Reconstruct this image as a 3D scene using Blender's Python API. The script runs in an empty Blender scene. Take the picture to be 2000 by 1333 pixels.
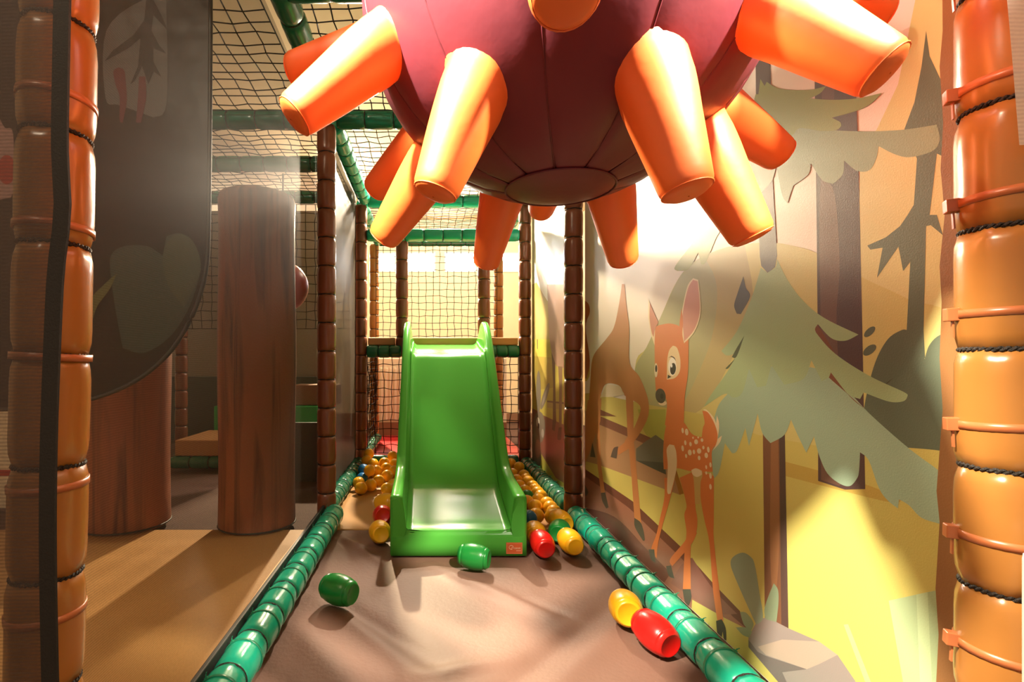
import bpy, bmesh, math, random
from mathutils import Vector, Matrix
from mathutils.geometry import tessellate_polygon
random.seed(7)
PI = math.pi
C = bpy.context.scene.collection
SC = bpy.context.scene

# ------------------------------------------------------------------ camera
cam_d = bpy.data.cameras.new('camera'); cam = bpy.data.objects.new('camera', cam_d); C.objects.link(cam)
cam.location = (0, 0, 0.75); cam.rotation_euler = (PI/2, 0, 0)
cam_d.sensor_width = 36; cam_d.lens = 993/2000*36
cam_d.shift_x = 0.081; cam_d.shift_y = 0.02175; cam_d.clip_start = 0.02
SC.camera = cam
# ------------------------------------------------------------------ world, exposure
w = bpy.data.worlds.new('world'); SC.world = w; w.use_nodes = True
w.node_tree.nodes['Background'].inputs[0].default_value = (1.0, 0.86, 0.70, 1)
w.node_tree.nodes['Background'].inputs[1].default_value = 0.40
SC.view_settings.view_transform = 'Standard'; SC.view_settings.look = 'None'
SC.view_settings.gamma = 1; SC.view_settings.use_curve_mapping = False
SC.view_settings.exposure = 0.35
SC.cycles.max_bounces = 8; SC.cycles.transparent_max_bounces = 16
try: SC.cycles.use_denoising = True
except Exception: pass
# ------------------------------------------------------------------ lamps of the room and added fill lamps (each hangs in a fixture built further down)
LAMPS = [('over the platform behind the slide', (0.14, 4.2, 2.27), 500, 0.03, (1.0, 0.82, 0.60), (0.12, 1.6, 0.0), 100),
         ('over the foam trees', (-0.85, 6.0, 2.42), 1300, 0.05, (1.0, 0.78, 0.48), (-0.75, 1.4, 0.0), 90),
         ('left of the entrance', (-1.15, -0.2, 2.42), 100, 0.06, (1.0, 0.84, 0.62), None, 0),
         ('right of the entrance', (1.30, -0.3, 2.42), 22, 0.06, (1.0, 0.84, 0.62), None, 0),
         ('added near the back wall as fill light', (0.30, 5.05, 2.45), 110, 0.05, (1.0, 0.90, 0.72), None, 0),  # fill added to brighten the back wall
         ('added low at the left front to brighten the spiked ball', (-0.50, 0.20, 1.76), 470, 0.03, (1.0, 0.90, 0.70), (-0.03, 0.60, 1.17), 38),  # added out of view to burn out the spike highlights
         ('added low at the right front to brighten the spiked ball', (0.74, 0.08, 1.76), 480, 0.03, (1.0, 0.90, 0.70), (0.50, 0.50, 1.42), 40)]  # added counterpart on the right, again for the spikes
for nm, loc, watt, rad, col, aim, cone in LAMPS:
    d = bpy.data.lights.new('lamp_light', 'SPOT' if aim else 'POINT'); d.energy = watt; d.color = col; d.shadow_soft_size = rad
    o = bpy.data.objects.new('lamp_light', d); C.objects.link(o); o.location = loc
    if aim:
        d.spot_size = math.radians(cone); d.spot_blend = 0.45
        o.rotation_euler = (Vector(aim)-Vector(loc)).to_track_quat('-Z', 'Y').to_euler()
WINDOW_LIGHT = 30.0

# ------------------------------------------------------------------ helpers
def lin(h):
    h = h.lstrip('#'); out = []
    for i in (0, 2, 4):
        c = int(h[i:i+2], 16)/255
        out.append(c/12.92 if c <= 0.04045 else ((c+0.055)/1.055)**2.4)
    return tuple(out)
def mat(name, col, rough=0.5, spec=0.5, bump=0.0, bscale=60, var=0.0, vscale=8, emit=None, sub=0.0, coat=0.0):
    m = bpy.data.materials.new(name); m.use_nodes = True; nt = m.node_tree; N = nt.nodes; L = nt.links
    b = N['Principled BSDF']
    if isinstance(col, str): col = lin(col)
    b.inputs['Base Color'].default_value = (*col, 1); b.inputs['Roughness'].default_value = rough
    b.inputs['Specular IOR Level'].default_value = spec
    b.inputs['Coat Weight'].default_value = coat; b.inputs['Coat Roughness'].default_value = 0.12
    if sub:
        b.inputs['Subsurface Weight'].default_value = sub; b.inputs['Subsurface Radius'].default_value = (0.03, 0.02, 0.005)
    tc = N.new('ShaderNodeTexCoord')
    if var:
        nz = N.new('ShaderNodeTexNoise'); nz.inputs['Scale'].default_value = vscale; nz.inputs['Detail'].default_value = 5
        L.new(tc.outputs['Object'], nz.inputs['Vector'])
        mx = N.new('ShaderNodeMixRGB'); mx.blend_type = 'MIX'
        mx.inputs[1].default_value = (*[c*(1-var) for c in col], 1); mx.inputs[2].default_value = (*[min(1, c*(1+var)) for c in col], 1)
        L.new(nz.outputs[0], mx.inputs[0]); L.new(mx.outputs[0], b.inputs['Base Color'])
    if bump:
        n2 = N.new('ShaderNodeTexNoise'); n2.inputs['Scale'].default_value = bscale; n2.inputs['Detail'].default_value = 3
        L.new(tc.outputs['Object'], n2.inputs['Vector'])
        bp = N.new('ShaderNodeBump'); bp.inputs['Strength'].default_value = bump; bp.inputs['Distance'].default_value = 0.01
        L.new(n2.outputs[0], bp.inputs['Height']); L.new(bp.outputs[0], b.inputs['Normal'])
    if emit:
        b.inputs['Emission Color'].default_value = (*emit[0], 1); b.inputs['Emission Strength'].default_value = emit[1]
    return m
def obj(name, verts, faces, m=None, parent=None, smooth=False, mats=None, fmat=None, loc=None):
    me = bpy.data.meshes.new(name); me.from_pydata([tuple(v) for v in verts], [], faces); me.update()
    for mm in (mats or ([m] if m else [])): me.materials.append(mm)
    if fmat: me.polygons.foreach_set('material_index', fmat)
    if smooth: me.polygons.foreach_set('use_smooth', [True]*len(me.polygons))
    o = bpy.data.objects.new(name, me); C.objects.link(o)
    if parent: o.parent = parent
    if loc: o.location = loc
    return o
def inst(name, me, parent=None, loc=(0, 0, 0), rot=None):
    o = bpy.data.objects.new(name, me); C.objects.link(o); o.location = loc
    if rot is not None: o.rotation_euler = rot
    if parent: o.parent = parent
    return o
def tag(o, label, cat, group=None, kind=None):
    o['label'] = label; o['category'] = cat
    if group: o['group'] = group
    if kind: o['kind'] = kind
    return o
def struct(o, label=None):
    o['kind'] = 'structure'
    if label: o['label'] = label
    return o
def thing(name, label, cat, loc=(0, 0, 0), rot=(0, 0, 0), group=None):
    o = bpy.data.objects.new(name, None); C.objects.link(o); o.location = loc; o.rotation_euler = rot
    o.empty_display_size = 0.05
    return tag(o, label, cat, group)
class MB:
    def __init__(s): s.v = []; s.f = []; s.fm = []
    def add(s, v, f, mi=0):
        k = len(s.v); s.v += [tuple(a) for a in v]; s.f += [tuple(i+k for i in q) for q in f]; s.fm += [mi]*len(f)
    def box(s, a, b, mi=0, bev=0.0):
        x0, y0, z0 = a; x1, y1, z1 = b
        if bev <= 0:
            v = [(x, y, z) for x in (x0, x1) for y in (y0, y1) for z in (z0, z1)]
            s.add(v, [(0, 1, 3, 2), (4, 6, 7, 5), (0, 4, 5, 1), (2, 3, 7, 6), (0, 2, 6, 4), (1, 5, 7, 3)], mi); return
        bm = bmesh.new(); bmesh.ops.create_cube(bm, size=1)
        for q in bm.verts: q.co = Vector(((x0+x1)/2+q.co.x*(x1-x0), (y0+y1)/2+q.co.y*(y1-y0), (z0+z1)/2+q.co.z*(z1-z0)))
        bmesh.ops.bevel(bm, geom=list(bm.edges), offset=bev, segments=3, affect='EDGES', profile=0.6)
        bm.verts.index_update(); s.add([q.co.copy() for q in bm.verts], [[q.index for q in f.verts] for f in bm.faces], mi); bm.free()
    def tube(s, pts, r, seg=6, mi=0, cap=True, closed=False):
        pts = [Vector(p) for p in pts]; n = len(pts); base = len(s.v)
        rr = r if isinstance(r, (list, tuple)) else [r]*n
        for i, p in enumerate(pts):
            if closed: t = pts[(i+1) % n]-pts[i-1]
            else: t = pts[min(i+1, n-1)]-pts[max(i-1, 0)]
            t.normalize(); up = Vector((0, 0, 1)) if abs(t.z) < 0.9 else Vector((1, 0, 0))
            a = t.cross(up).normalized(); b = a.cross(t)
            for k in range(seg):
                q = 2*PI*k/seg; s.v.append(tuple(p+rr[i]*(math.cos(q)*a+math.sin(q)*b)))
        for i in range(n if closed else n-1):
            j = (i+1) % n
            for k in range(seg):
                l = (k+1) % seg
                s.f.append((base+i*seg+k, base+i*seg+l, base+j*seg+l, base+j*seg+k)); s.fm.append(mi)
        if cap and not closed:
            s.f.append(tuple(base+k for k in range(seg))[::-1]); s.fm.append(mi)
            s.f.append(tuple(base+(n-1)*seg+k for k in range(seg))); s.fm.append(mi)
    def lathe(s, prof, seg=24, mi=0, M=None, cap=True):
        base = len(s.v)
        for r, z in prof:
            for k in range(seg):
                q = 2*PI*k/seg; p = Vector((r*math.cos(q), r*math.sin(q), z)); s.v.append(tuple(M @ p if M else p))
        for i in range(len(prof)-1):
            for k in range(seg):
                l = (k+1) % seg
                s.f.append((base+i*seg+k, base+i*seg+l, base+(i+1)*seg+l, base+(i+1)*seg+k)); s.fm.append(mi)
        if cap:
            s.f.append(tuple(base+k for k in range(seg))[::-1]); s.fm.append(mi)
            e = base+(len(prof)-1)*seg; s.f.append(tuple(e+k for k in range(seg))); s.fm.append(mi)
    def build(s, name, m=None, parent=None, smooth=False, mats=None, loc=None):
        return obj(name, s.v, s.f, m, parent, smooth, mats, s.fm if mats else None, loc)
    def mesh(s, name, m, smooth=True):
        me = bpy.data.meshes.new(name); me.from_pydata(s.v, [], s.f); me.materials.append(m); me.update()
        if smooth: me.polygons.foreach_set('use_smooth', [True]*len(me.polygons))
        return me
def autosmooth(o, ang=40):
    me = o.data
    bm = bmesh.new(); bm.from_mesh(me)
    for e in bm.edges:
        if len(e.link_faces) == 2: e.smooth = e.calc_face_angle(0) < math.radians(ang)
    for f in bm.faces: f.smooth = True
    bm.to_mesh(me); bm.free(); return o
def catmull(P, closed=True, n=5, sharp=62):
    """smooth a polygon through its points, keeping corners sharper than the limit"""
    P = [Vector(p) for p in P]; N = len(P); out = []
    def corner(i):
        a = P[i]-P[i-1]; b = P[(i+1) % N]-P[i]
        if a.length < 1e-9 or b.length < 1e-9: return True
        return a.angle(b) > math.radians(sharp)
    for i in range(N):
        p1, p2 = P[i], P[(i+1) % N]
        p0 = P[i-1] if not corner(i) else p1-(p2-p1)*0.3
        p3 = P[(i+2) % N] if not corner((i+1) % N) else p2+(p2-p1)*0.3
        for k in range(n):
            t = k/n
            out.append(0.5*((2*p1)+(p2-p0)*t+(2*p0-5*p1+4*p2-p3)*t*t+(3*p1-p0-3*p2+p3)*t**3))
    return out

# ------------------------------------------------------------------ materials
M = {}
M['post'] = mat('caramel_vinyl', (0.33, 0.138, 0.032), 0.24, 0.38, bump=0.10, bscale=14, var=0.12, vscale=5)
M['post_shaded'] = mat('shaded_caramel_vinyl', (0.19, 0.062, 0.030), 0.27, 0.5, bump=0.12, bscale=14)  # same vinyl as the near posts, darkened for the shade deeper in
M['rope'] = mat('black_lashing', (0.022, 0.017, 0.014), 0.6, 0.3, bump=0.6, bscale=300)
M['tie'] = mat('orange_cable_tie', (0.42, 0.13, 0.045), 0.32)
M['green'] = mat('green_vinyl', (0.010, 0.36, 0.23), 0.22, 0.55, bump=0.12, bscale=16, var=0.1)
M['green_shaded'] = mat('shaded_green_vinyl', (0.008, 0.150, 0.082), 0.24, 0.5, bump=0.12, bscale=16)  # same green vinyl, shade of the unlit parts put into its colour
M['green_tie'] = mat('green_cable_tie', (0.02, 0.22, 0.12), 0.25)
M['net'] = mat('black_cord', (0.018, 0.016, 0.014), 0.8, 0.2)
M['slide'] = mat('green_moulded_plastic', (0.078, 0.37, 0.050), 0.20, 0.10, var=0.06, vscale=3)
M['spike'] = mat('orange_vinyl', (0.95, 0.175, 0.028), 0.50, 0.85, bump=0.10, bscale=22)
M['ball'] = mat('maroon_vinyl', (0.175, 0.034, 0.050), 0.40, 0.35, bump=0.06, bscale=30)
M['seam'] = mat('dark_maroon_seam', (0.13, 0.018, 0.030), 0.5)
M['mat'] = mat('brown_floor_vinyl', (0.185, 0.100, 0.075), 0.55, 0.25, bump=0.10, bscale=90, var=0.10, vscale=5)
M['tan'] = mat('tan_floor_vinyl', (0.50, 0.265, 0.088), 0.50, 0.4, bump=0.06, bscale=70, var=0.08, vscale=4)
M['tan_edge'] = mat('tan_foam_vinyl', (0.50, 0.25, 0.10), 0.45, 0.4)
M['carpet'] = mat('dark_brown_carpet', (0.10, 0.055, 0.042), 0.8, 0.2, bump=0.3, bscale=200, var=0.2, vscale=20)
M['red'] = mat('red_floor_vinyl', (0.42, 0.010, 0.014), 0.35)
M['cream'] = mat('cream_paint', (0.80, 0.64, 0.42), 0.7, 0.3, var=0.04)
M['ceil'] = mat('ceiling_paint', (0.66, 0.49, 0.30), 0.8, 0.2)
M['white'] = mat('white_paint', (0.78, 0.72, 0.62), 0.6, 0.3)
M['strap'] = mat('black_webbing', (0.016, 0.014, 0.012), 0.8, 0.15, bump=0.12, bscale=400)
M['hem'] = mat('charcoal_hem', (0.028, 0.026, 0.024), 0.5, 0.4)
M['greyblock'] = mat('dark_grey_panel', (0.045, 0.050, 0.045), 0.5)
M['greenblock'] = mat('bright_green_foam', (0.03, 0.42, 0.11), 0.4)
M['brownblock'] = mat('brown_foam', (0.24, 0.12, 0.07), 0.5)
M['b_yellow'] = mat('yellow_ball_plastic', (0.90, 0.45, 0.012), 0.32, 0.5, sub=0.15)
M['b_red'] = mat('red_ball_plastic', (0.66, 0.010, 0.008), 0.28, 0.5, sub=0.1)
M['b_green'] = mat('green_ball_plastic', (0.010, 0.23, 0.038), 0.28, 0.5, sub=0.1)
M['b_blue'] = mat('blue_ball_plastic', (0.02, 0.17, 0.42), 0.3, 0.5, sub=0.1)
M['metal'] = mat('white_metal', (0.7, 0.68, 0.62), 0.35)
M['pane'] = mat('lit_window', (0.9, 0.93, 1.0), 0.2, emit=((0.86, 0.93, 1.0), WINDOW_LIGHT))
M['lampglass'] = mat('lamp_lens', (1, 0.9, 0.7), 0.3, emit=((1.0, 0.8, 0.5), 6))
M['redball'] = mat('red_orange_vinyl', (0.75, 0.05, 0.02), 0.35)
def mesh_mat(name, col, fac, rough, lines=900, spec=0.008):
    m = bpy.data.materials.new(name); m.use_nodes = True; N = m.node_tree.nodes; L = m.node_tree.links
    b = N['Principled BSDF']; b.inputs['Base Color'].default_value = (*col, 1); b.inputs['Roughness'].default_value = rough; b.inputs['Specular IOR Level'].default_value = spec
    tr = N.new('ShaderNodeBsdfTransparent'); mx = N.new('ShaderNodeMixShader'); out = N['Material Output']
    tc = N.new('ShaderNodeTexCoord'); wv = N.new('ShaderNodeTexWave'); wv.bands_direction = 'Z'; wv.inputs['Scale'].default_value = lines/(2*PI)*0.5
    wv.inputs['Distortion'].default_value = 1.5; wv.inputs['Detail'].default_value = 1
    L.new(tc.outputs['Object'], wv.inputs['Vector'])
    nz = N.new('ShaderNodeTexNoise'); nz.inputs['Scale'].default_value = 240; L.new(tc.outputs['Object'], nz.inputs['Vector'])
    ad = N.new('ShaderNodeMath'); ad.operation = 'ADD'; L.new(wv.outputs['Fac'], ad.inputs[0]); L.new(nz.outputs[0], ad.inputs[1])
    mr = N.new('ShaderNodeMapRange'); mr.inputs['From Min'].default_value = 0.3; mr.inputs['From Max'].default_value = 1.7
    mr.inputs['To Min'].default_value = max(0, fac-0.10); mr.inputs['To Max'].default_value = min(1, fac+0.10)
    L.new(ad.outputs[0], mr.inputs['Value']); L.new(mr.outputs['Result'], mx.inputs[0])
    L.new(tr.outputs[0], mx.inputs[1]); L.new(b.outputs[0], mx.inputs[2]); L.new(mx.outputs[0], out.inputs['Surface'])
    return m
M['screen'] = mesh_mat('grey_mesh_fabric', (0.055, 0.047, 0.040), 0.48, 0.5)
M['screen_near'] = mesh_mat('brown_mesh_fabric', (0.050, 0.036, 0.030), 0.72, 0.6, spec=0.04)
M['screen_pale'] = mesh_mat('pale_mesh_fabric', (0.55, 0.45, 0.40), 0.80, 0.5)
def wood(name, c1, c2):
    m = bpy.data.materials.new(name); m.use_nodes = True; N = m.node_tree.nodes; L = m.node_tree.links; b = N['Principled BSDF']
    tc = N.new('ShaderNodeTexCoord'); mp = N.new('ShaderNodeMapping'); mp.inputs['Scale'].default_value = (16, 16, 0.9)
    nz = N.new('ShaderNodeTexNoise'); nz.inputs['Scale'].default_value = 1.0; nz.inputs['Detail'].default_value = 4; nz.inputs['Distortion'].default_value = 1.2
    cr = N.new('ShaderNodeValToRGB'); cr.color_ramp.elements[0].position = 0.32; cr.color_ramp.elements[0].color = (*c1, 1)
    cr.color_ramp.elements[1].position = 0.55; cr.color_ramp.elements[1].color = (*c2, 1)
    L.new(tc.outputs['Object'], mp.inputs[0]); L.new(mp.outputs[0], nz.inputs['Vector']); L.new(nz.outputs[0], cr.inputs[0]); L.new(cr.outputs[0], b.inputs['Base Color'])
    b.inputs['Roughness'].default_value = 0.5
    return m
M['bark'] = wood('printed_bark', (0.10, 0.035, 0.022), (0.38, 0.125, 0.056))
PM = {}
def pm(h, rough=0.36):
    k = (h, rough)
    if k not in PM:
        c = lin(h); c = (min(1, c[0]*0.96), min(1, c[1]*1.04), min(1, c[2]*1.22))
        PM[k] = mat('print_'+h.strip('#').lower(), c, rough, 0.24, bump=0.05, bscale=400)
    return PM[k]

# ------------------------------------------------------------------ dimensions
Z1, Z2, Z3 = 2.43, 3.66, 4.87          # depth of the rows of posts
XL, XR = -0.49, 0.69
HB = 1.915                             # height of the top beams
WALLX = 0.735                          # printed banner
# ------------------------------------------------------------------ setting
def grid_floor(name, x0, x1, y0, y1, z, m, nx=2, ny=2, fn=None, thick=0.0):
    v = []; f = []
    for j in range(ny+1):
        for i in range(nx+1):
            x = x0+(x1-x0)*i/nx; y = y0+(y1-y0)*j/ny; v.append((x, y, z+(fn(x, y) if fn else 0)))
    for j in range(ny):
        for i in range(nx):
            a = j*(nx+1)+i; f.append((a, a+1, a+nx+2, a+nx+1))
    return obj(name, v, f, m, smooth=bool(fn))
mb = MB(); mb.box((-3.7, -2.5, -0.10), (2.0, 7.2, -0.022)); struct(mb.build('floor', M['carpet']))
mb = MB(); mb.box((-3.7, -2.5, 2.62), (2.0, 7.2, 2.72)); struct(mb.build('ceiling', M['ceil']))
mb = MB(); mb.box((-3.7, -2.5, -0.012), (-3.6, 7.2, 2.62)); struct(mb.build('wall_left', M['cream']))
mb = MB(); mb.box((1.9, -2.5, -0.012), (2.0, 7.2, 2.62)); struct(mb.build('wall_right', M['cream']))
# back wall with window openings at y = 6.6
YB = 6.6; wz0, wz1 = 1.93, 2.19
wins = [(-3.3, -2.35), (-2.2, -1.25), (-0.78, -0.43), (-0.30, 0.085), (0.20, 0.62), (0.84, 1.32)]
mb = MB(); mb.box((-3.6, YB, -0.012), (1.9, YB+0.12, wz0)); mb.box((-3.6, YB, wz1), (1.9, YB+0.12, 2.62))
xs = [-3.6]+[q for ab in wins for q in ab]+[1.9]
for i in range(0, len(xs), 2): mb.box((xs[i], YB, wz0), (xs[i+1], YB+0.12, wz1))
struct(mb.build('wall_back', M['cream']))
for i, (a, b) in enumerate(wins):
    fr = MB(); t = 0.018
    fr.box((a, YB-0.012, wz0), (a+t, YB+0.10, wz1)); fr.box((b-t, YB-0.012, wz0), (b, YB+0.10, wz1))
    fr.box((a+t, YB-0.012, wz0), (b-t, YB+0.10, wz0+t)); fr.box((a+t, YB-0.012, wz1-t), (b-t, YB+0.10, wz1))
    wo = struct(fr.build('window_%d' % (i+1), M['white']))
    p = MB(); p.box((a+t, YB+0.05, wz0+t), (b-t, YB+0.06, wz1-t)); p.build('pane', M['pane'], wo)
mb = MB(); mb.box((-3.6, YB-0.02, -0.012), (1.9, YB, 0.10)); struct(mb.build('baseboard_back', M['brownblock']))
# ceiling lamps: a can and a rim around each light, the added ones included
for nm, loc, watt, rad, col, aim, cone in LAMPS:
    t = thing('ceiling_lamp', 'round white can lamp '+nm, 'lamp', (loc[0], loc[1], loc[2]+0.20))
    if loc[2] < 2:
        k = MB(); k.tube([(0, 0, 0), (0, 0, 2.42-loc[2])], 0.006, 6); k.build('lamp_cord', M['rope'], t)
    k = MB(); k.lathe([(0.075, -0.09), (0.085, -0.09), (0.085, 0.0), (0.075, 0.0)], 20, cap=False)
    k.build('lamp_shade', M['metal'], t, True)
    k = MB(); k.lathe([(0.02, -0.085), (0.02, 0.0)], 12); k.build('lamp_holder', M['metal'], t, True)

# ------------------------------------------------------------------ floor mats
CREASE = [((-0.43, 2.28), (-0.18, 1.92), 0.010, 0.020), ((-0.43, 2.30), (-0.30, 1.95), -0.006, 0.016), ((-0.42, 2.20), (-0.20, 2.05), 0.006, 0.014),
          ((0.0, 1.90), (0.36, 1.52), 0.011, 0.030), ((0.30, 1.63), (0.44, 1.50), -0.006, 0.02), ((0.60, 1.62), (0.16, 1.16), -0.009, 0.035),
          ((0.64, 1.56), (0.22, 1.10), 0.010, 0.04), ((-0.40, 1.72), (0.02, 1.28), -0.008, 0.035), ((-0.36, 1.66), (0.0, 1.2), 0.007, 0.03),
          ((-0.05, 1.22), (0.22, 1.30), 0.008, 0.03), ((-0.38, 1.45), (-0.2, 1.2), 0.006, 0.04)]
def crease(x, y):
    h = 0.0
    for (ax, ay), (bx, by), a, s in CREASE:
        dx, dy = bx-ax, by-ay; L2 = dx*dx+dy*dy; t = max(0, min(1, ((x-ax)*dx+(y-ay)*dy)/L2))
        d = math.hypot(x-ax-t*dx, y-ay-t*dy); h += a*math.exp(-(d/s)**2)*(0.25+0.75*math.sin(PI*min(1, max(0, 0.08+t*0.84))))
    if x > 0.58: h *= max(0, (0.64-x)/0.06)
    if -0.165 < x < 0.40 and y > 1.95: h *= 0.0
    return h
o = grid_floor('play_mat', XL, XR, 0.05, 2.30, -0.006, M['mat'], 120, 220, lambda x, y: crease(x, y))
tag(o, 'brown creased vinyl floor mat in front of the green slide', 'mat')
mb = MB(); mb.box((XL, 2.30, -0.020), (XR, Z2, 0.0), bev=0.004); tag(mb.build('play_mat', M['tan']), 'tan vinyl floor mat under the yellow balls beside the slide', 'mat')
mb = MB(); mb.box((-3.2, 0.2, -0.020), (XL-0.006, 2.29, 0.0), bev=0.003); tag(mb.build('play_mat', M['tan']), 'tan vinyl floor mat behind the grey mesh, striped by tree shadows', 'mat')
mb = MB(); mb.box((XL, Z2+0.02, -0.020), (XR+0.1, Z3+0.4, 0.002), bev=0.004); tag(mb.build('play_mat', M['red']), 'red vinyl floor mat under the platform behind the slide', 'mat')

# ------------------------------------------------------------------ padded posts and beams
SEG = 0.138
def pad_profile(r, L, n=9):
    p = [(r*0.80, 0.0)]
    for i in range(n+1):
        t = i/n; z = L*(0.012+0.976*t); e = min(t, 1-t)
        p.append((r*(0.895+0.105*min(1, (e/0.16))**0.5 if e < 0.16 else 1.0), z))
    p.append((r*0.80, L)); return p
def pad_mesh(m, r, L, seg=28):
    b = MB(); prof = pad_profile(r, L); b.lathe(prof, seg)
    # gathers where the lashing pinches the sleeve
    rnd = random.Random(int(r*1e4+L*1e4)); ph = [rnd.uniform(0, 6.28) for _ in range(3)]
    v = []
    for (x, y, z) in b.v:
        e = min(z, L-z)/L; q = math.atan2(y, x); g = max(0, 1-e/0.22)
        k = 1+0.022*g*(math.sin(7*q+ph[0])+0.6*math.sin(12*q+ph[1]))+0.006*math.sin(3*q+z*40+ph[2])
        v.append((x*k, y*k, z))
    b.v = v; return b.mesh('pad', m)
def ring_mesh(m, r, t, wdt=None, twist=False):
    b = MB(); n = 28
    if wdt: b.lathe([(r, -wdt/2), (r+t, -wdt/2), (r+t, wdt/2), (r, wdt/2), (r, -wdt/2)], n, cap=False)
    else:
        if twist:
            for o2 in (0, PI):
                b.tube([((r+0.45*t*math.cos(20*2*PI*k/120+o2))*math.cos(2*PI*k/120), (r+0.45*t*math.cos(20*2*PI*k/120+o2))*math.sin(2*PI*k/120), 0.6*t*math.sin(20*2*PI*k/120+o2)) for k in range(120)], t*0.6, 5, closed=True)
        else: b.tube([(r*math.cos(2*PI*k/n), r*math.sin(2*PI*k/n), 0) for k in range(n)], t, 6, closed=True)
    return b.mesh('ring', m)
RP = 0.045
PAD = {('post', SEG): pad_mesh(M['post'], RP, SEG), ('post_shaded', SEG): pad_mesh(M['post_shaded'], RP, SEG)}
ROPE = ring_mesh(M['rope'], RP*0.86, 0.0035)
ROPE_NEAR = ring_mesh(M['rope'], RP*0.88, 0.0032, twist=True)
def padded(name, label, cat, base, end, mk, n=None, group=None, rope='rope', r=RP, parent=None, ringmesh=None, skip=0.0):
    """a foam-padded tube from base to end, one child per sleeve and per lashing"""
    base = Vector(base); end = Vector(end); d = end-base; Lt = d.length
    n = n or max(1, round(Lt/SEG)); L = Lt/n
    q = d.to_track_quat('Z', 'Y')
    t = thing(name, label, cat, base, q.to_euler(), group)
    key = (mk, round(L, 3), r)
    if key not in PAD: PAD[key] = pad_mesh(M[mk], r, L)
    pads = []
    for i in range(n):
        pads.append(inst('pad_sleeve', PAD[key], t, (0, 0, i*L), (0, 0, random.uniform(0, 6.28))))
        if i: inst('lashing', ringmesh or ROPE, t, (0, 0, i*L))
    return t
G1 = 'padded posts of the play frame'
# near posts with cable ties and twisted lashings
TIE_NEAR = ring_mesh(M['tie'], RP*0.985, 0.0022, wdt=0.0095)
def tie_head(m):
    b = MB(); b.box((-0.006, -0.005, -0.008), (0.006, 0.008, 0.008), bev=0.0015); b.box((-0.0022, 0.0, -0.028), (0.0022, 0.0018, -0.006)); return b.mesh('tie_head', m, False)
TIEHEAD = tie_head(M['tie'])
def near_post(label, x, y, lean, z0, step, tie0, tstep, headq):
    t = thing('padded_post', label, 'post', (x, y, 0), (0, lean, 0))
    key = ('post', round(step, 3), RP)
    if key not in PAD: PAD[key] = pad_mesh(M['post'], RP, step, 48)
    k = 0; z = z0
    while z > 0.001: z -= step
    while z < HB+0.15:
        lo = max(0, z)
        if z >= 0: inst('pad_sleeve', PAD[key], t, (0, 0, z), (0, 0, random.uniform(0, 6.28)))
        else:
            kk = ('post', round(z+step, 3), RP, 'stub')
            if kk not in PAD: PAD[kk] = pad_mesh(M['post'], RP, z+step, 48)
            inst('pad_sleeve', PAD[kk], t, (0, 0, 0))
        z += step
        inst('lashing', ROPE_NEAR, t, (0, 0, z), (0, random.uniform(-.03, .03), random.uniform(0, 6)))
    z = tie0
    while z > 0.1: z -= tstep
    while z < HB:
        if z > 0.03:
            c = inst('cable_tie', TIE_NEAR, t, (0, 0, z), (random.uniform(-.05, .05), random.uniform(-.05, .05), 0))
            inst('tie_head', TIEHEAD, c, ((RP+0.003)*math.cos(headq), (RP+0.003)*math.sin(headq), 0), (0, 0, headq-PI/2))
        z += tstep
    return t
near_post('caramel padded post at the left front, half seen through brown mesh', -0.5286, 0.69, 0.0222, 0.466, 0.1475, 0.415, 0.172, 2.6)
near_post('caramel padded post at the right edge in front of the forest print', 0.683, 0.60, 0.0, 0.485, 0.141, 0.545, 0.133, PI*0.86)
# posts deeper in the corridor
pp = [('shade-darkened brown padded post on the left between the two grey mesh walls', XL, Z1, HB, 'post_shaded'),
      ('shade-darkened brown padded post on the right between the two forest prints', XR, Z1, HB, 'post_shaded'),
      ('shade-darkened brown padded post at the left corner of the slide platform', XL, Z2, HB, 'post_shaded'),
      ('shade-darkened brown padded post at the right corner of the slide platform', XR, Z2, HB, 'post_shaded'),
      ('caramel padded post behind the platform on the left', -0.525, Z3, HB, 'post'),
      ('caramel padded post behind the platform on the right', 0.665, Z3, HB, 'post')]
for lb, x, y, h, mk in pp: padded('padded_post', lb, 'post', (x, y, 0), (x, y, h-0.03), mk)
padded('padded_post', 'short shade-darkened brown padded post left of the slide entrance, under the green lintel', 'post', (-0.196, Z2+0.03, 0.80), (-0.196, Z2+0.03, 1.635), 'post_shaded')
padded('padded_post', 'short shade-darkened brown padded post right of the slide entrance, under the green lintel', 'post', (0.398, Z2+0.03, 0.80), (0.398, Z2+0.03, 1.635), 'post_shaded')
# top beams
def beam(label, a, b, mk='green_shaded', **k): return padded('padded_beam', label, 'beam', a, b, mk, **k)
beam('green top beam crossing above the ball, nearest the front', (XL+0.05, 1.57, HB), (XR-0.04, 1.57, HB))
beam('green top beam crossing between the mesh walls and the prints', (XL+0.05, Z1, HB), (XR-0.04, Z1, HB))
beam('green top beam crossing above the slide entrance', (XL+0.05, Z2, HB), (XR-0.04, Z2, HB), 'green')
beam('green lintel beam lower down across the slide entrance', (XL+0.045, Z2, 1.672), (XR-0.045, Z2, 1.672), 'green')
beam('green top beam over the left mesh wall, front bay', (XL+.03, 0.75, HB), (XL+.03, Z1-0.05, HB))
beam('green top beam over the left mesh wall, second bay', (XL+.03, Z1+0.05, HB), (XL+.03, Z2-0.05, HB), 'green')
beam('green top beam over the left side of the platform', (XL, Z2+0.05, HB), (XL, Z3, HB), 'green')
beam('green top beam over the right print, front bay', (XR, 0.65, HB), (XR, Z1-0.05, HB))
beam('green top beam over the right print, second bay', (XR, Z1+0.05, HB), (XR, Z2-0.05, HB))
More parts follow.
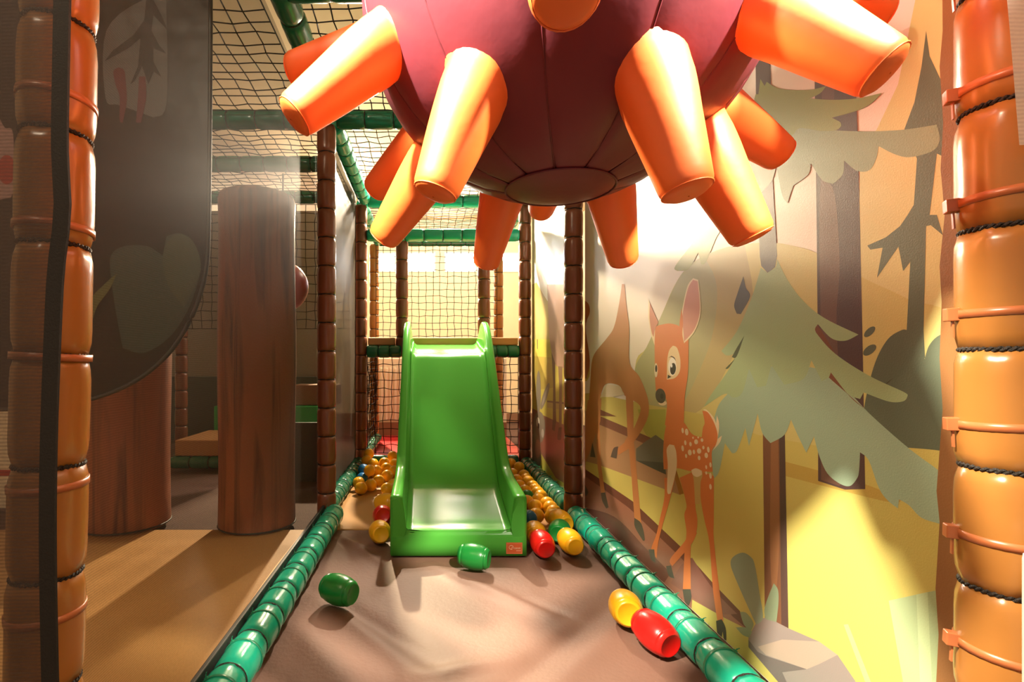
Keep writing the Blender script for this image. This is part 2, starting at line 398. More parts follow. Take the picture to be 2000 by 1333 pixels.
beam('green top beam over the right side of the platform', (XR, Z2+0.05, HB), (XR, Z3, HB), 'green')
beam('green platform edge beam left of the slide', (XL+0.045, Z2, 0.835), (-0.20, Z2, 0.835), n=3)
beam('green platform edge beam right of the slide', (0.40, Z2, 0.835), (XR-0.045, Z2, 0.835), n=3)
beam('green top beam at the back of the platform', (-0.48, Z3, HB), (0.62, Z3, HB))
beam('green beam in front over the entrance that carries the spiked ball', (XL+0.04, 0.80, HB+0.04), (XR-0.04, 0.80, HB+0.04))
# beams of the bays behind the grey mesh
GB = 'beams behind the grey mesh'
beam('green crossbeam seen through the grey mesh, level with the first inner post', (-3.0, Z1, HB), (XL-0.06, Z1, HB))
beam('green crossbeam seen through the grey mesh, second from the front', (-3.0, 2.97, HB), (XL-0.06, 2.97, HB))
beam('green crossbeam seen through the grey mesh, above the foam tree tops', (-3.0, Z2, HB+0.03), (XL-0.06, Z2, HB+0.03))
padded('padded_post', 'shade-darkened brown padded post behind the foam trees, right of the dark banner', 'post', (-1.24, Z2+0.12, 0.0), (-1.24, Z2+0.12, HB-0.02), 'post_shaded')
padded('padded_post', 'shade-darkened brown padded post standing between the two foam tree trunks', 'post', (-1.90, 3.90, 0.0), (-1.90, 3.90, HB-0.02), 'post_shaded')
beam('shade-darkened green floor rail under the tan foam step behind the trees', (-1.83, 3.62, 0.045), (-1.15, 3.62, 0.045))

# floor rails with cable ties
RAILTIE = ring_mesh(M['green_tie'], 0.0455, 0.0018, wdt=0.006)
bt = MB(); bt.box((-0.006, -0.004, 0), (0.006, 0.004, 0.008), bev=0.001); bt.tube([(0, 0, 0.006), (0.003, 0.001, 0.016), (0.009, 0.002, 0.026)], 0.0022, 5); TAIL = bt.mesh('tie_tail', M['green_tie'], False)
def rail(label, x, y0, y1, mk, side, ties=True):
    t = padded('padded_floor_rail', label, 'rail', (x, y0, 0.045), (x, y1, 0.045), mk)
    if ties:
        n = max(1, round((y1-y0)/SEG)); L = (y1-y0)/n
        for i in range(n):
            z = (i+0.62)*L
            c = inst('cable_tie', RAILTIE, t, (0, 0, z))
            # the rail's local frame: find local direction of world up/outside
            q = t.rotation_euler.to_quaternion().inverted()
            dirw = Vector((side*0.55, 0, 0.83)).normalized(); dl = q @ dirw
            h = bpy.data.objects.new('tie_tail', TAIL); C.objects.link(h); h.parent = c
            h.location = dl*0.046; h.scale = (0.7, 0.7, 0.45); h.rotation_euler = dl.to_track_quat('Z', 'Y').to_euler()
    return t
rail('teal green padded floor rail along the left grey mesh, front', -0.444, 0.42, 2.40, 'green', -1)
rail('teal green padded floor rail along the right forest print, front', 0.682, 0.66, 2.37, 'green', 1)
rail('shade-darkened green padded floor rail left of the ball heap', -0.495, Z1+0.06, Z2-0.06, 'green_shaded', -1)
rail('shade-darkened green padded floor rail right of the ball heap', 0.686, Z1+0.06, Z2-0.06, 'green_shaded', 1)
padded('padded_floor_rail', 'shade-darkened green floor rail across the back of the ball heap', 'rail', (XL+0.05, Z2, 0.045), (XR-0.05, Z2, 0.045), 'green_shaded')
padded('padded_floor_rail', 'shade-darkened green floor rail on the left under the platform', 'rail', (XL, Z2+0.06, 0.045), (XL, Z3-0.06, 0.045), 'green_shaded')
# black net hem along the left rail
mb = MB(); mb.box((-0.500, 0.70, 0.0), (-0.488, 2.38, 0.085), bev=0.003)
tag(mb.build('mesh_hem', M['hem']), 'black hem strip along the foot of the left grey mesh', 'strap')

# ------------------------------------------------------------------ nets
def net(name, label, O, U, V, nu, nv, r=0.0026, jit=0.10, group=None, sag=0.0):
    O, U, V = Vector(O), Vector(U), Vector(V); Nn = U.cross(V).normalized(); rnd = random.Random(nu*31+nv)
    du = U.length/nu
    P = [[O+U*(i/nu)+V*(j/nv)+Vector((rnd.uniform(-1, 1), rnd.uniform(-1, 1), rnd.uniform(-1, 1)))*du*jit*(0 < i < nu and 0 < j < nv)
          - Nn*sag*math.sin(PI*i/nu)*math.sin(PI*j/nv) for j in range(nv+1)] for i in range(nu+1)]
    b = MB()
    for i in range(nu+1): b.tube(P[i], r, 4, cap=False)
    for j in range(nv+1): b.tube([P[i][j] for i in range(nu+1)], r, 4, cap=False)
    return tag(b.build(name, M['net']), label, 'net')
ch = HB+0.02
net('cargo_net', 'black roof net over the spiked ball, front bay', (XL+.04, 0.9, ch), (XR-XL-.08, 0, 0), (0, Z1-0.95, 0), 18, 24, r=0.0026)
net('cargo_net', 'black roof net between the crossing beam and the slide entrance', (XL+.04, Z1+.04, ch), (XR-XL-.08, 0, 0), (0, Z2-Z1-.08, 0), 18, 18, r=0.0024)
net('cargo_net', 'black roof net over the slide platform', (XL+.04, Z2+.04, ch), (XR-XL-.08, 0, 0), (0, Z3-Z2-.08, 0), 18, 18)
net('cargo_net', 'black net closing the back of the slide platform', (-0.50, Z3-.07, 0.945), (1.14, 0, 0), (0, 0, HB-0.98), 17, 15)
net('cargo_net', 'black net under the platform left of the slide', (XL+.045, Z2+.02, 0.10), (0.29, 0, 0), (0, 0, 0.70), 5, 12, jit=0.13)
net('cargo_net', 'black net under the platform right of the slide', (0.37, Z2+.02, 0.10), (0.275, 0, 0), (0, 0, 0.70), 5, 12, jit=0.13)
net('cargo_net', 'black net along the left side under the platform', (XL, Z2+.05, 0.10), (0, Z3-Z2-.1, 0), (0, 0, 0.72), 18, 12)
net('cargo_net', 'black net seen through the grey mesh, over the foam trees', (-2.6, 0.9, ch), (2.05, 0, 0), (0, Z1-0.95, 0), 30, 24)
net('cargo_net', 'black net between the first two crossbeams behind the mesh', (-2.6, Z1+.04, ch), (2.05, 0, 0), (0, 0.46, 0), 30, 8)
net('cargo_net', 'black net between the rear crossbeams behind the mesh', (-2.6, 3.02, ch), (2.05, 0, 0), (0, 0.60, 0), 30, 10)
net('cargo_net', 'black upright net hanging behind the foam tree tops', (-2.6, Z2+.02, 1.0), (2.05, 0, 0), (0, 0, 0.90), 30, 14)

# ------------------------------------------------------------------ platform behind the slide
t = thing('platform_deck', 'tan padded platform deck at the head of the slide', 'platform', (0.1, Z2, 0.88))
for xa, xb in ((-.540, -.345), (-.247, .249), (.347, .540)):
    mb = MB(); mb.box((xa, -0.012, 0), (xb, 0.079, 0.055), bev=0.010); mb.build('deck_pad', M['tan_edge'], t)
mb = MB(); mb.box((XL+.045-.1, 0.080, 0), (XR-.045-.1, Z3-Z2-.05, 0.055), bev=0.010); mb.build('deck_pad', M['tan_edge'], t)
mb = MB(); mb.box((XL+.05-.1, 0.08, -0.05), (XR-.05-.1, Z3-Z2-.06, -0.002)); mb.build('deck_board', M['brownblock'], t)

# ------------------------------------------------------------------ slide
def slide():
    t = thing('slide', 'green moulded plastic slide with high side rails and an orange sticker', 'slide', (0.115, 1.97, 0))
    prof = [(0.00, 0.097), (0.10, 0.106), (0.30, 0.136), (0.40, 0.155), (0.445, 0.172), (0.49, 0.205), (0.56, 0.270), (0.75, 0.450), (0.95, 0.645), (1.09, 0.785), (1.115, 0.803), (1.24, 0.815), (1.45, 0.846), (1.64, 0.882)]
    rails = [(0.00, 0.222), (0.03, 0.236), (0.10, 0.240), (0.30, 0.246), (0.42, 0.262), (0.50, 0.300), (0.58, 0.362), (0.75, 0.510), (0.95, 0.695), (1.10, 0.835), (1.20, 0.920), (1.30, 0.985), (1.40, 1.022), (1.50, 1.035), (1.60, 1.020), (1.665, 0.975), (1.68, 0.93)]
    def itp(T, y):
        if y <= T[0][0]: return T[0][1]
        for (a, ha), (b, hb) in zip(T, T[1:]):
            if y <= b: return ha+(hb-ha)*(y-a)/(b-a)
        return T[-1][1]
    ys = sorted(set([q[0] for q in prof]+[q[0] for q in rails]+[i*0.04 for i in range(42)]))
    ys = [y for y in ys if y <= 1.64]
    def sm(T, y): return (itp(T, y-0.02)+2*itp(T, y)+itp(T, y+0.02))/4
    def hw(y): return 0.2675+0.012*min(1, y/1.4)
    # chute: bed with filleted edges, wraps down to the floor at the nose
    b = MB(); rows = []
    nosef = [(-0.002, 0.004), (-0.002, 0.05), (-0.001, 0.075), (0.004, 0.088), (0.012, 0.096)]
    def section(y, h, low=0.0):
        W = hw(y)-0.058; r = 0.03; pts = []
        for k in range(6):
            q = PI-PI/2*k/5; pts.append((-W+r+r*math.cos(q), h+r-r*math.sin(q)-0.0))
        left = [(x, z) for x, z in pts]
        right = [(-x, z) for x, z in reversed(left)]
        return left+[(-W+r+(2*W-2*r)*k/6, h) for k in range(1, 6)]+right
    for y in ys:
        h = sm(prof, y) if y > 0.03 else 0.097
        rows.append([(x, y+0.012, z) for x, z in section(y, h)])
    n = len(rows[0])
    nose = [[(x, yy, max(0.003, zz)) for (x, _, z) in rows[0]] for yy, zz in nosef]
    # the nose keeps full width: spread its outer points under the rails
    allr = []
    for yy, zz in nosef: allr.append([(-0.262+0.524*k/(n-1), yy, zz) for k in range(n)])
    allr += rows
    for rw in allr: b.v += rw
    for i in range(len(allr)-1):
        for k in range(n-1):
            b.f.append((i*n+k, i*n+k+1, (i+1)*n+k+1, (i+1)*n+k))
    ch = b.build('chute', M['slide'], t, True)
    so = ch.modifiers.new('solid', 'SOLIDIFY'); so.thickness = 0.008; so.offset = -1
    autosmooth(ch, 50)
    # side rails
    for sgn in (-1, 1):
        b = MB(); rows = []
        ys2 = [0.0, 0.004, 0.012, 0.026]+[y for y in ys if y > 0.03]+[1.66, 1.672]
        for y in ys2:
            top = sm(rails, y) if y > 0.03 else 0.236; bed = sm(prof, y) if y > 0.03 else 0.097
            W = hw(y); wt = 0.050-0.010*min(1, y/1.2); c = 0.016
            if y < 0.026: c2 = [0.012, 0.006, 0.002][[0.0, 0.004, 0.012].index(y)]
            elif y > 1.65: c2 = 0.004 if y < 1.665 else 0.012
            else: c2 = 0.0
            low = 0.004 if y < 0.38 else bed-0.055
            if 0.38 <= y < 0.60: low = 0.004+(bed-0.055-0.004)*(y-0.38)/0.22
            o0, i0 = W-c2, W-wt+c2
            sec = [(o0, low), (o0, top-c)]
            for k in range(1, 5):
                q = PI/2*k/4; sec.append((o0-c+c*math.cos(q), top-c2-c+c*math.sin(q)))
            for k in range(1, 5):
                q = PI/2+PI/2*k/4; sec.append((i0+c+c*math.cos(q), top-c2-c+c*math.sin(q)))
            sec += [(W-wt-0.008, bed+0.5*(top-bed)), (W-wt-0.013, bed+0.03), (W-wt-0.014, bed+0.012), (W-wt-0.002, bed-0.012 if y > 0.03 else 0.06), (W-wt, low)]
            rows.append([(sgn*x, y, z) for x, z in sec])
        n2 = len(rows[0])
        for rw in rows: b.v += rw
        for i in range(len(rows)-1):
            for k in range(n2):
                l = (k+1) % n2; q = (i*n2+k, i*n2+l, (i+1)*n2+l, (i+1)*n2+k)
                b.f.append(q if sgn > 0 else q[::-1])
        for rw, flip in ((0, sgn > 0), (len(rows)-1, sgn < 0)):
            tri = tessellate_polygon([[Vector(p) for p in rows[rw]]])
            for a in tri: b.f.append(tuple(rw*n2+i for i in (a if flip else a[::-1])))
        rr = b.build('side_rail', M['slide'], t, True); autosmooth(rr, 45)
        bm = bmesh.new(); bm.from_mesh(rr.data); bmesh.ops.recalc_face_normals(bm, faces=bm.faces); bm.to_mesh(rr.data); bm.free()
    # orange sticker with pale lettering, bottom right of the nose
    s = MB(); s.box((0.183, -0.0042, 0.012), (0.246, -0.0024, 0.056), bev=0.0004)
    st = s.build('sticker', pm('#C4592E'), t); st['label'] = 'orange sticker with small pale lettering'
    s = MB(); y = -0.0047
    s.tube([(0.2025+0.0085*math.cos(q), y, 0.0375+0.0075*math.sin(q)) for q in [0.3+k*0.5 for k in range(11)]], 0.0012, 4)
    s.tube([(0.203, y, 0.029), (0.205, y, 0.038), (0.211, y, 0.037), (0.2085, y, 0.033)], 0.001, 4)
    for k in range(5): s.tube([(0.213+k*0.0052, y, 0.031), (0.2135+k*0.0052, y, 0.037-0.001*(k % 2)), (0.2165+k*0.0052, y, 0.0365), (0.2170+k*0.0052, y, 0.031)], 0.0008, 4)
    s.tube([(0.222, y, 0.0245), (0.240, y, 0.0245)], 0.0009, 4)
    s.build('lettering', pm('#E6B48C'), st)
    s = MB()
    for a, bq in (((0.185, 0.0138), (0.244, 0.0148)), ((0.185, 0.0532), (0.244, 0.0542))): s.box((a[0], -0.0046, a[1]), (bq[0], -0.0040, bq[1]))
    for xx in (0.1845, 0.2435): s.box((xx, -0.0046, 0.0138), (xx+0.001, -0.0040, 0.0542))
    s.build('sticker_border', pm('#D88A5C'), st)
    return t
slide()

# ------------------------------------------------------------------ spiked ball
def spiked_ball():
    R = 0.3086; ctr = Vector((0.2043, 0.7958, 1.3200))
    t = thing('spiked_ball', 'big maroon vinyl ball with orange spikes hanging over the corridor', 'hanging ball', ctr)
    NG = 12; off = -19; zc = math.radians(-90+15.8)
    # gore panels share one mesh; seams are recessed
    b = MB(); ne, na = 22, 10
    for i in range(ne+1):
        e = zc+(PI-2*(PI/2+zc))*i/ne
        for k in range(na+1):
            a = (k/na-0.5)*2*PI/NG; edge = abs(k/na-0.5)*2
            rr = R*(1-0.006*max(0, (edge-0.88)/0.12)**1.5-0.002*edge**2)
            if i in (0, ne): rr -= 0.0015
            b.v.append((rr*math.cos(e)*math.sin(a), -rr*math.cos(e)*math.cos(a), rr*math.sin(e)))
    for i in range(ne):
        for k in range(na):
            p = i*(na+1)+k; b.f.append((p, p+1, p+na+2, p+na+1))
    gm = b.mesh('gore', M['ball'])
    s = MB(); a = PI/NG
    s.tube([(R*0.9915*math.cos(e)*math.sin(a), -R*0.9915*math.cos(e)*math.cos(a), R*0.9915*math.sin(e)) for e in [zc+(-2*zc)*i/30 for i in range(31)]], 0.0011, 5)
    sm_ = s.mesh('seam', M['seam'])
    for k in range(NG):
        ang = math.radians(off+15+30*k)
        g = inst('gore_panel', gm, t, (0, 0, 0), (0, 0, ang)); inst('seam', sm_, g)
    for sg in (-1, 1):
        b = MB(); rc = R*math.cos(zc)
        pr = [(0.0005, -R*0.999)]+[(R*math.sin(math.radians(15.8)*k/6), -R*math.cos(math.radians(15.8)*k/6)+(0.001 if k == 6 else 0)) for k in range(1, 7)]
        b.lathe([(r_, z_*(-sg)) for r_, z_ in pr], 40, cap=False)
        c = b.build('end_cap', M['ball'], t, True)
        b = MB(); b.tube([(rc*math.cos(q), rc*math.sin(q), sg*R*math.sin(-zc)*1.0) for q in [2*PI*k/40 for k in range(40)]], 0.0016, 5, closed=True)
        b.build('seam', M['seam'], c, True)
    # spikes
    L = 0.56*R
    # (azimuth, elevation of the root; length; direction the sagging spike points in)
    spikes = [(-72, -24, 0.178, (-0.70, -0.20, -0.68)), (-44, -46, 0.150, (-0.355, -0.02, -0.934)), (17, -48, 0.158, (0.208, -0.149, -0.967)), (76, -50, 0.178, (0.45, -0.06, -0.888)),
              (139, -50, 0.185, (0.389, 0.60, -0.699)), (-163, -48, 0.185, (-0.11, 0.716, -0.689)), (-108, -48, 0.178, (-0.565, 0.52, -0.64)), (-14, -22, 0.185, (-0.127, -0.559, -0.819)),
              (45, -28, 0.169, (0.53, -0.44, -0.72)), (104, -25, 0.178, None), (168, -30, 0.190, (0.065, 0.961, -0.27)), (-133, -24, 0.188, (-0.654, 0.654, -0.38)),
              (80, -2, 0.185, (0.973, 0.105, -0.203)), (-108, -3, 0.185, (-0.952, 0.30, -0.057)), (-44, 14, 0.175, None), (17, 14, 0.175, None), (141, 5, 0.175, None), (-163, 5, 0.175, None)]
    for q, (az, el, ll, dr) in enumerate(spikes):
        az, el = math.radians(az), math.radians(el)
        n = Vector((math.cos(el)*math.sin(az), -math.cos(el)*math.cos(az), math.sin(el)))
        dr = Vector(dr).normalized() if dr else n
        rnd = random.Random(q*5+1); b = MB(); seg = 32
        prof = [(0.0480, -0.006), (0.0495, 0.000), (0.0495, 0.003), (0.0460, 0.005), (0.0452, 0.012), (0.0448, 0.025)]
        prof += [(0.0448-0.0145*(k/12)**1.05, 0.025+(ll-0.033)*k/12) for k in range(1, 13)]
        prof += [(0.0290, ll-0.005), (0.0278, ll-0.003), (0.0270, ll-0.001), (0.022, ll+0.0025), (0.011, ll+0.0042), (0.001, ll+0.0048)]
        b.lathe(prof, seg, cap=False)
        p0 = [rnd.uniform(0, 6.28) for _ in range(4)]
        # the root stays flat on the ball while the axis bends over to the sagging direction
        qn = n.to_track_quat('Z', 'Y'); qd = dr.to_track_quat('Z', 'Y')
        dl = qn.inverted() @ dr
        vv = []
        for x, y, z in b.v:
            a = math.atan2(y, x); tt = max(0, min(1, z/ll))
            k = 1+0.018*math.sin(2*a+p0[0])+0.014*math.sin(5*a+38*z+p0[1])*math.exp(-((z-0.03)/0.05)**2)+0.007*math.sin(26*z+3*a+p0[2])
            # blend of root frame and sagging frame
            e = min(1, max(0, z)/0.05); zz = Vector((0, 0, 1)).lerp(dl, e).normalized()
            rot = Vector((0, 0, 1)).rotation_difference(zz)
            p = dl*max(0, z)+Vector((0, 0, min(0, z)))+rot @ Vector((x*k, y*k, 0))
            vv.append(p)
        b.v = vv
        o = b.build('spike', M['spike'], t, True); o.location = n*(R-0.010); o.rotation_euler = qn.to_euler()
        s = MB(); rot = Vector((0, 0, 1)).rotation_difference(dl)
        s.tube([dl*(ll-0.002)+rot @ Vector((0.0278*math.cos(2*PI*k/24), 0.0278*math.sin(2*PI*k/24), 0)) for k in range(24)], 0.0010, 4, closed=True)
        s.build('tip_seam', M['spike'], o, True)
    s = MB(); s.tube([(0, 0, R-0.01), (0.0, 0.0, HB+0.04-ctr.z-0.02)], 0.012, 10); s.build('hanging_strap', M['strap'], t, True)
spiked_ball()

# ------------------------------------------------------------------ play balls and barrels
def barrel_mesh(m, r=0.046, L=0.112):
    e = 0.031; h = L/2; pr = [(0.0005, -h+0.0012), (e-0.004, -h+0.0012), (e-0.0025, -h), (e, -h)]
    N = 16
    for k in range(1, N):
        t = -1+2*k/N; rr = r*math.sqrt(1-(0.74*t)**2); z = t*h
        if k in (2, N-2): pr += [(rr+0.0003, z-0.003), (rr-0.0012, z-0.001), (rr-0.0012, z+0.001), (rr+0.0003, z+0.003)]
        else: pr.append((rr, z))
    pr += [(e, h), (e-0.0025, h), (e-0.004, h-0.0012), (0.0005, h-0.0012)]
    b = MB(); b.lathe(pr, 32, cap=False); return b.mesh('barrel', m)
BM = {k: barrel_mesh(M['b_'+k]) for k in ('yellow', 'red', 'green', 'blue')}
def ball_mesh(m, r=0.0361):
    pr = []
    for k in range(19):
        q = -PI/2+PI*k/18; rr = r*math.cos(q); 
        if k == 9: pr += [(r, -0.0015), (r-0.0008, -0.0004), (r-0.0008, 0.0004), (r, 0.0015)]
        else: pr.append((max(rr, 0.0004), r*math.sin(q)))
    b = MB(); b.lathe(pr, 28, cap=False); return b.mesh('ball', m)
SM = {k: ball_mesh(M['b_'+k]) for k in ('yellow', 'red', 'green', 'blue')}
def barrel(col, label, x, y, z, axis, group=None):
    o = inst('play_barrel', BM[col], None, (x, y, z), Vector(axis).to_track_quat('Z', 'Y').to_euler()); return tag(o, label, 'barrel', group)
barrel('green', 'green play barrel lying alone on the brown mat at the left', -0.280, 1.578, 0.047, (0.86, -0.50, -0.04))
barrel('green', 'green play barrel lying just in front of the slide nose', 0.164, 1.850, 0.046, (0.93, -0.36, -0.03))
barrel('red', 'red play barrel beside the sticker corner of the slide', 0.442, 1.985, 0.046, (0.05, -1.0, -0.10))
barrel('yellow', 'yellow play barrel in front of the heap, nearest the right rail', 0.558, 2.010, 0.046, (0.10, -1.0, -0.06))
barrel('green', 'green play barrel in the heap right of the slide', 0.548, 2.135, 0.047, (-0.35, -0.93, 0.05))
barrel('yellow', 'yellow play barrel behind the green one, against the right rail', 0.586, 2.264, 0.050, (0.25, -0.95, -0.06))
barrel('yellow', 'yellow play barrel half hidden behind the slide corner and the red one', 0.440, 2.115, 0.046, (-0.1, -0.9, 0.05))
barrel('yellow', 'yellow play barrel against the right rail behind a red one', 0.561, 1.452, 0.052, (-0.20, -0.95, 0.12))
barrel('red', 'red play barrel against the right rail in the foreground', 0.590, 1.328, 0.047, (0.30, -0.95, -0.12))
barrel('red', 'red play barrel left of the slide nose', -0.215, 2.345, 0.049, (0.1, -0.95, 0.25))
barrel('yellow', 'yellow play barrel peeping out left of the slide nose, before the red one', -0.206, 2.125, 0.046, (0.2, -0.95, 0.1))
barrel('yellow', 'yellow play barrel behind the red one left of the slide', -0.215, 2.560, 0.049, (0.8, -0.5, 0.15))
LEFT = [('y',-0.414,3.500,0.126),('y',-0.414,3.378,0.102),('y',-0.365,3.324,0.091),('y',-0.293,3.335,0.096),('y',-0.247,3.455,0.117),('y',-0.223,3.318,0.091),('b',-0.414,3.212,0.078),('b',-0.414,3.152,0.036),('y',-0.366,3.132,0.089),('y',-0.331,3.201,0.072),('y',-0.272,3.242,0.079),('y',-0.257,3.115,0.060),('y',-0.299,3.025,0.049),('y',-0.339,2.954,0.042),('y',-0.414,2.990,0.046),('y',-0.388,2.900,0.037),('y',-0.238,2.882,0.036),('y',-0.208,2.954,0.042),('y',-0.216,3.196,0.071),
('y',-0.344,3.454,0.036),('y',-0.414,3.345,0.037),('y',-0.414,3.272,0.036),('y',-0.340,3.284,0.036),('y',-0.276,3.561,0.036),('y',-0.208,3.365,0.036),('y',-0.414,3.491,0.037),('y',-0.414,3.418,0.036),('y',-0.269,3.301,0.036),('y',-0.278,3.388,0.037),('y',-0.243,3.496,0.036),('y',-0.208,3.260,0.037),('y',-0.413,3.572,0.036),('y',-0.350,3.381,0.036)]
RIGHT = [('y',0.556,3.450,0.069),('y',0.598,3.376,0.060),('y',0.531,3.235,0.045),('y',0.598,3.204,0.043),('y',0.534,3.096,0.037),('y',0.597,3.059,0.037),('y',0.525,2.948,0.036),('y',0.598,2.938,0.036),('y',0.534,2.828,0.036),('y',0.598,2.792,0.036),('y',0.598,2.719,0.036),('g',0.525,2.719,0.036),('y',0.503,2.610,0.036),('y',0.568,2.644,0.036),('y',0.598,2.577,0.036),('y',0.527,2.525,0.036),('y',0.501,2.374,0.038),('y',0.573,2.363,0.036),('b',0.456,2.317,0.044),
('y',0.535,3.512,0.036),('y',0.598,2.504,0.036),('y',0.471,3.196,0.036),('y',0.598,3.132,0.036),('y',0.598,2.431,0.037),('y',0.597,2.865,0.036)]
KEY = {'y': 'yellow', 'b': 'blue', 'g': 'green', 'r': 'red'}
nb = 0
SPECIAL = {('left', -0.414, 3.500): 'yellow play ball at the very top of the heap left of the slide',
           ('left', -0.388, 2.900): 'yellow play ball at the near tip of the left heap, on bare tan mat',
           ('left', -0.414, 3.378): 'second highest yellow play ball in the left heap, just above the blue one',
           ('right', 0.573, 2.363): 'round yellow play ball just behind the barrels by the right rail',
           ('right', 0.556, 3.450): 'farthest yellow play ball in the heap right of the slide'}
for side, lst in (('left', LEFT), ('right', RIGHT)):
    for c, x, y, z in lst:
        o = inst('play_ball', SM[KEY[c]], None, (x, y, max(z, 0.0367)), (random.uniform(0, 3), random.uniform(0, 3), 0))
        if (side, x, y) in SPECIAL: tag(o, SPECIAL[(side, x, y)], 'ball')
        elif c == 'y': tag(o, 'round yellow play ball in the heap %s of the slide' % side, 'ball', 'yellow balls heaped %s of the slide' % side)
        elif c == 'b' and side == 'left':
            tag(o, ['blue play ball among the yellow ones left of the slide', 'blue play ball low down beside the left rear rail'][nb], 'ball'); nb += 1
        elif c == 'b': tag(o, 'blue play ball beside the right edge of the slide', 'ball')
        else: tag(o, 'round green play ball among the yellow ones right of the slide', 'ball')

# ------------------------------------------------------------------ printed banners
F, CX, CY = 993.0, 838.0, 710.0
def wall_pt(px, py, x=WALLX):
    y = x*F/(px-CX); return (y, 0.75-(py-CY)*y/F)
ZN = {'px': (0, 0, 1), 'z7': (1000, 400, 2.666), 'z8': (1400, 0, 3.03), 'z9': (1400, 440, 3.03), 'z10': (1200, 880, 2.5), 'fa': (1250, 540, 3.704), 'lg': (1120, 820, 2.897),
      'u1': (1430, 60, 3.702), 'u2': (1120, 540, 3.92), 'u3': (1130, 760, 4.443), 'u4': (1260, 980, 3.777), 'w1': (930, 640, 4.761)}
class Print:
    """flat printed shapes on a banner that stands in the plane x = WALLX; each ink layer sits a hair in front of the last"""
    def __init__(s, parent, y0, y1, z0, z1): s.parent = parent; s.lim = (y0, y1, z0, z1); s.parts = {}
    def shape(s, part, col, zone, pts, lev, smooth=True, n=5, sharp=62):
        ox, oy, k = ZN[zone]
        P = [Vector((ox+a/k, oy+b/k)) for a, b in pts]
        if smooth: P = catmull(P, n=n, sharp=sharp)
        else:
            Q = []
            for i in range(len(P)):
                a, b = P[i], P[(i+1) % len(P)]
                for q in range(6): Q.append(a+(b-a)*q/6)
            P = Q
        y0, y1, z0, z1 = s.lim; W = []
        for p in P:
            y, z = wall_pt(max(p.x, CX+60), p.y); W.append(Vector((min(y1, max(y0, y)), min(z1, max(z0, z)))))
        R = [W[0]]
        for q in W[1:]:
            if (q-R[-1]).length > 2e-4: R.append(q)
        if (R[-1]-R[0]).length < 2e-4: R.pop()
        if len(R) < 3: return
        s.count = getattr(s, 'count', 0)+1; x = WALLX-0.00002-0.0000055*s.count
        tri = tessellate_polygon([[Vector((q.x, q.y, 0)) for q in R]])
        b, ms = s.parts.setdefault(part, (MB(), []))
        if col not in ms: ms.append(col)
        mi = ms.index(col); V3 = [(x, q.x, q.y) for q in R]; T = []
        for a in tri:
            i, j, k2 = a; cr = (R[j]-R[i]).cross(R[k2]-R[i]) if False else (R[j].x-R[i].x)*(R[k2].y-R[i].y)-(R[j].y-R[i].y)*(R[k2].x-R[i].x)
            T.append((i, j, k2) if cr < 0 else (i, k2, j))
        b.add(V3, T, mi)
    def ell(s, part, col, zone, cx, cy, rx, ry, lev, tilt=0.0, n=18):
        ct, st = math.cos(tilt), math.sin(tilt)
        s.shape(part, col, zone, [(cx+rx*math.cos(2*PI*k/n)*ct-ry*math.sin(2*PI*k/n)*st, cy+rx*math.cos(2*PI*k/n)*st+ry*math.sin(2*PI*k/n)*ct) for k in range(n)], lev, smooth=False)
    def done(s):
        for part, (b, ms) in s.parts.items():
            b.build(part.split('#')[0], None, s.parent, mats=[pm(c) for c in ms])
def sheet(name, label, y0, y1, z0, z1, m, jag=False):
    b = MB(); x = WALLX+0.0006; n = 60
    # the near edge is cut unevenly
    for i in range(n+1):
        z = z0+(z1-z0)*i/n; e = y0+(random.uniform(-.004, .004) if jag else 0)
        b.v += [(x, e, z), (x, y1, z), (x+0.002, e, z), (x+0.002, y1, z)]
    for i in range(n):
        a = i*4
        b.f += [(a, a+4, a+5, a+1), (a+2, a+3, a+7, a+6), (a, a+2, a+6, a+4), (a+1, a+5, a+7, a+3)]
    return tag(b.build(name, m), label, 'banner')
SKY = pm('#E8D9C6')
bn = sheet('forest_banner', 'large forest banner with a printed spotted fawn and fir trees', 0.662, Z1-0.03, 0.06, 1.87, SKY, True)
p = Print(bn, 0.664, Z1-0.032, 0.062, 1.868); S = p.shape
HILL = 'hill_print'
S(HILL, '#D2C582', 'px', [(1852, -420), (1800, -60), (1754, 165), (1712, 254), (1680, 300), (1676, 560), (1860, 640), (1990, 640), (1990, -420)], 1, False)
S(HILL, '#CBBB70', 'px', [(1240, 720), (1262, 680), (1290, 620), (1323, 548), (1360, 510), (1420, 483), (1500, 474), (1560, 483), (1600, 497), (1690, 545), (1775, 585), (1870, 640), (1870, 920), (1240, 900)], 2)
S(HILL, '#ADA673', 'px', [(1240, 722), (1262, 680), (1290, 620), (1323, 548), (1350, 516), (1375, 500), (1400, 560), (1390, 660), (1350, 760), (1320, 812), (1240, 800)], 3)
S(HILL, '#B8A56C', 'px', [(1375, 500), (1420, 483), (1455, 480), (1470, 600), (1420, 720), (1370, 800), (1318, 812), (1350, 760), (1390, 660), (1400, 560)], 3)
S(HILL, '#C6B45E', 'px', [(1100, 770), (1160, 768), (1260, 790), (1335, 803), (1385, 812), (1480, 850), (1600, 872), (1760, 874), (1990, 890), (1990, 1600), (1100, 1600)], 4, False)
S(HILL, '#B99A48', 'px', [(1532, 902), (1600, 920), (1700, 950), (1762, 978), (1740, 982), (1640, 958), (1532, 930)], 5)
S(HILL, '#A8A848', 'px', [(1246, 800), (1300, 800), (1300, 860), (1262, 850)], 5)
PATH = 'path_print'
S(PATH, '#A98058', 'px', [(1100, 790), (1138, 800), (1164, 812), (1225, 838), (1270, 857), (1305, 880), (1330, 968), (1295, 955), (1236, 933), (1168, 908), (1100, 890)], 5, False)
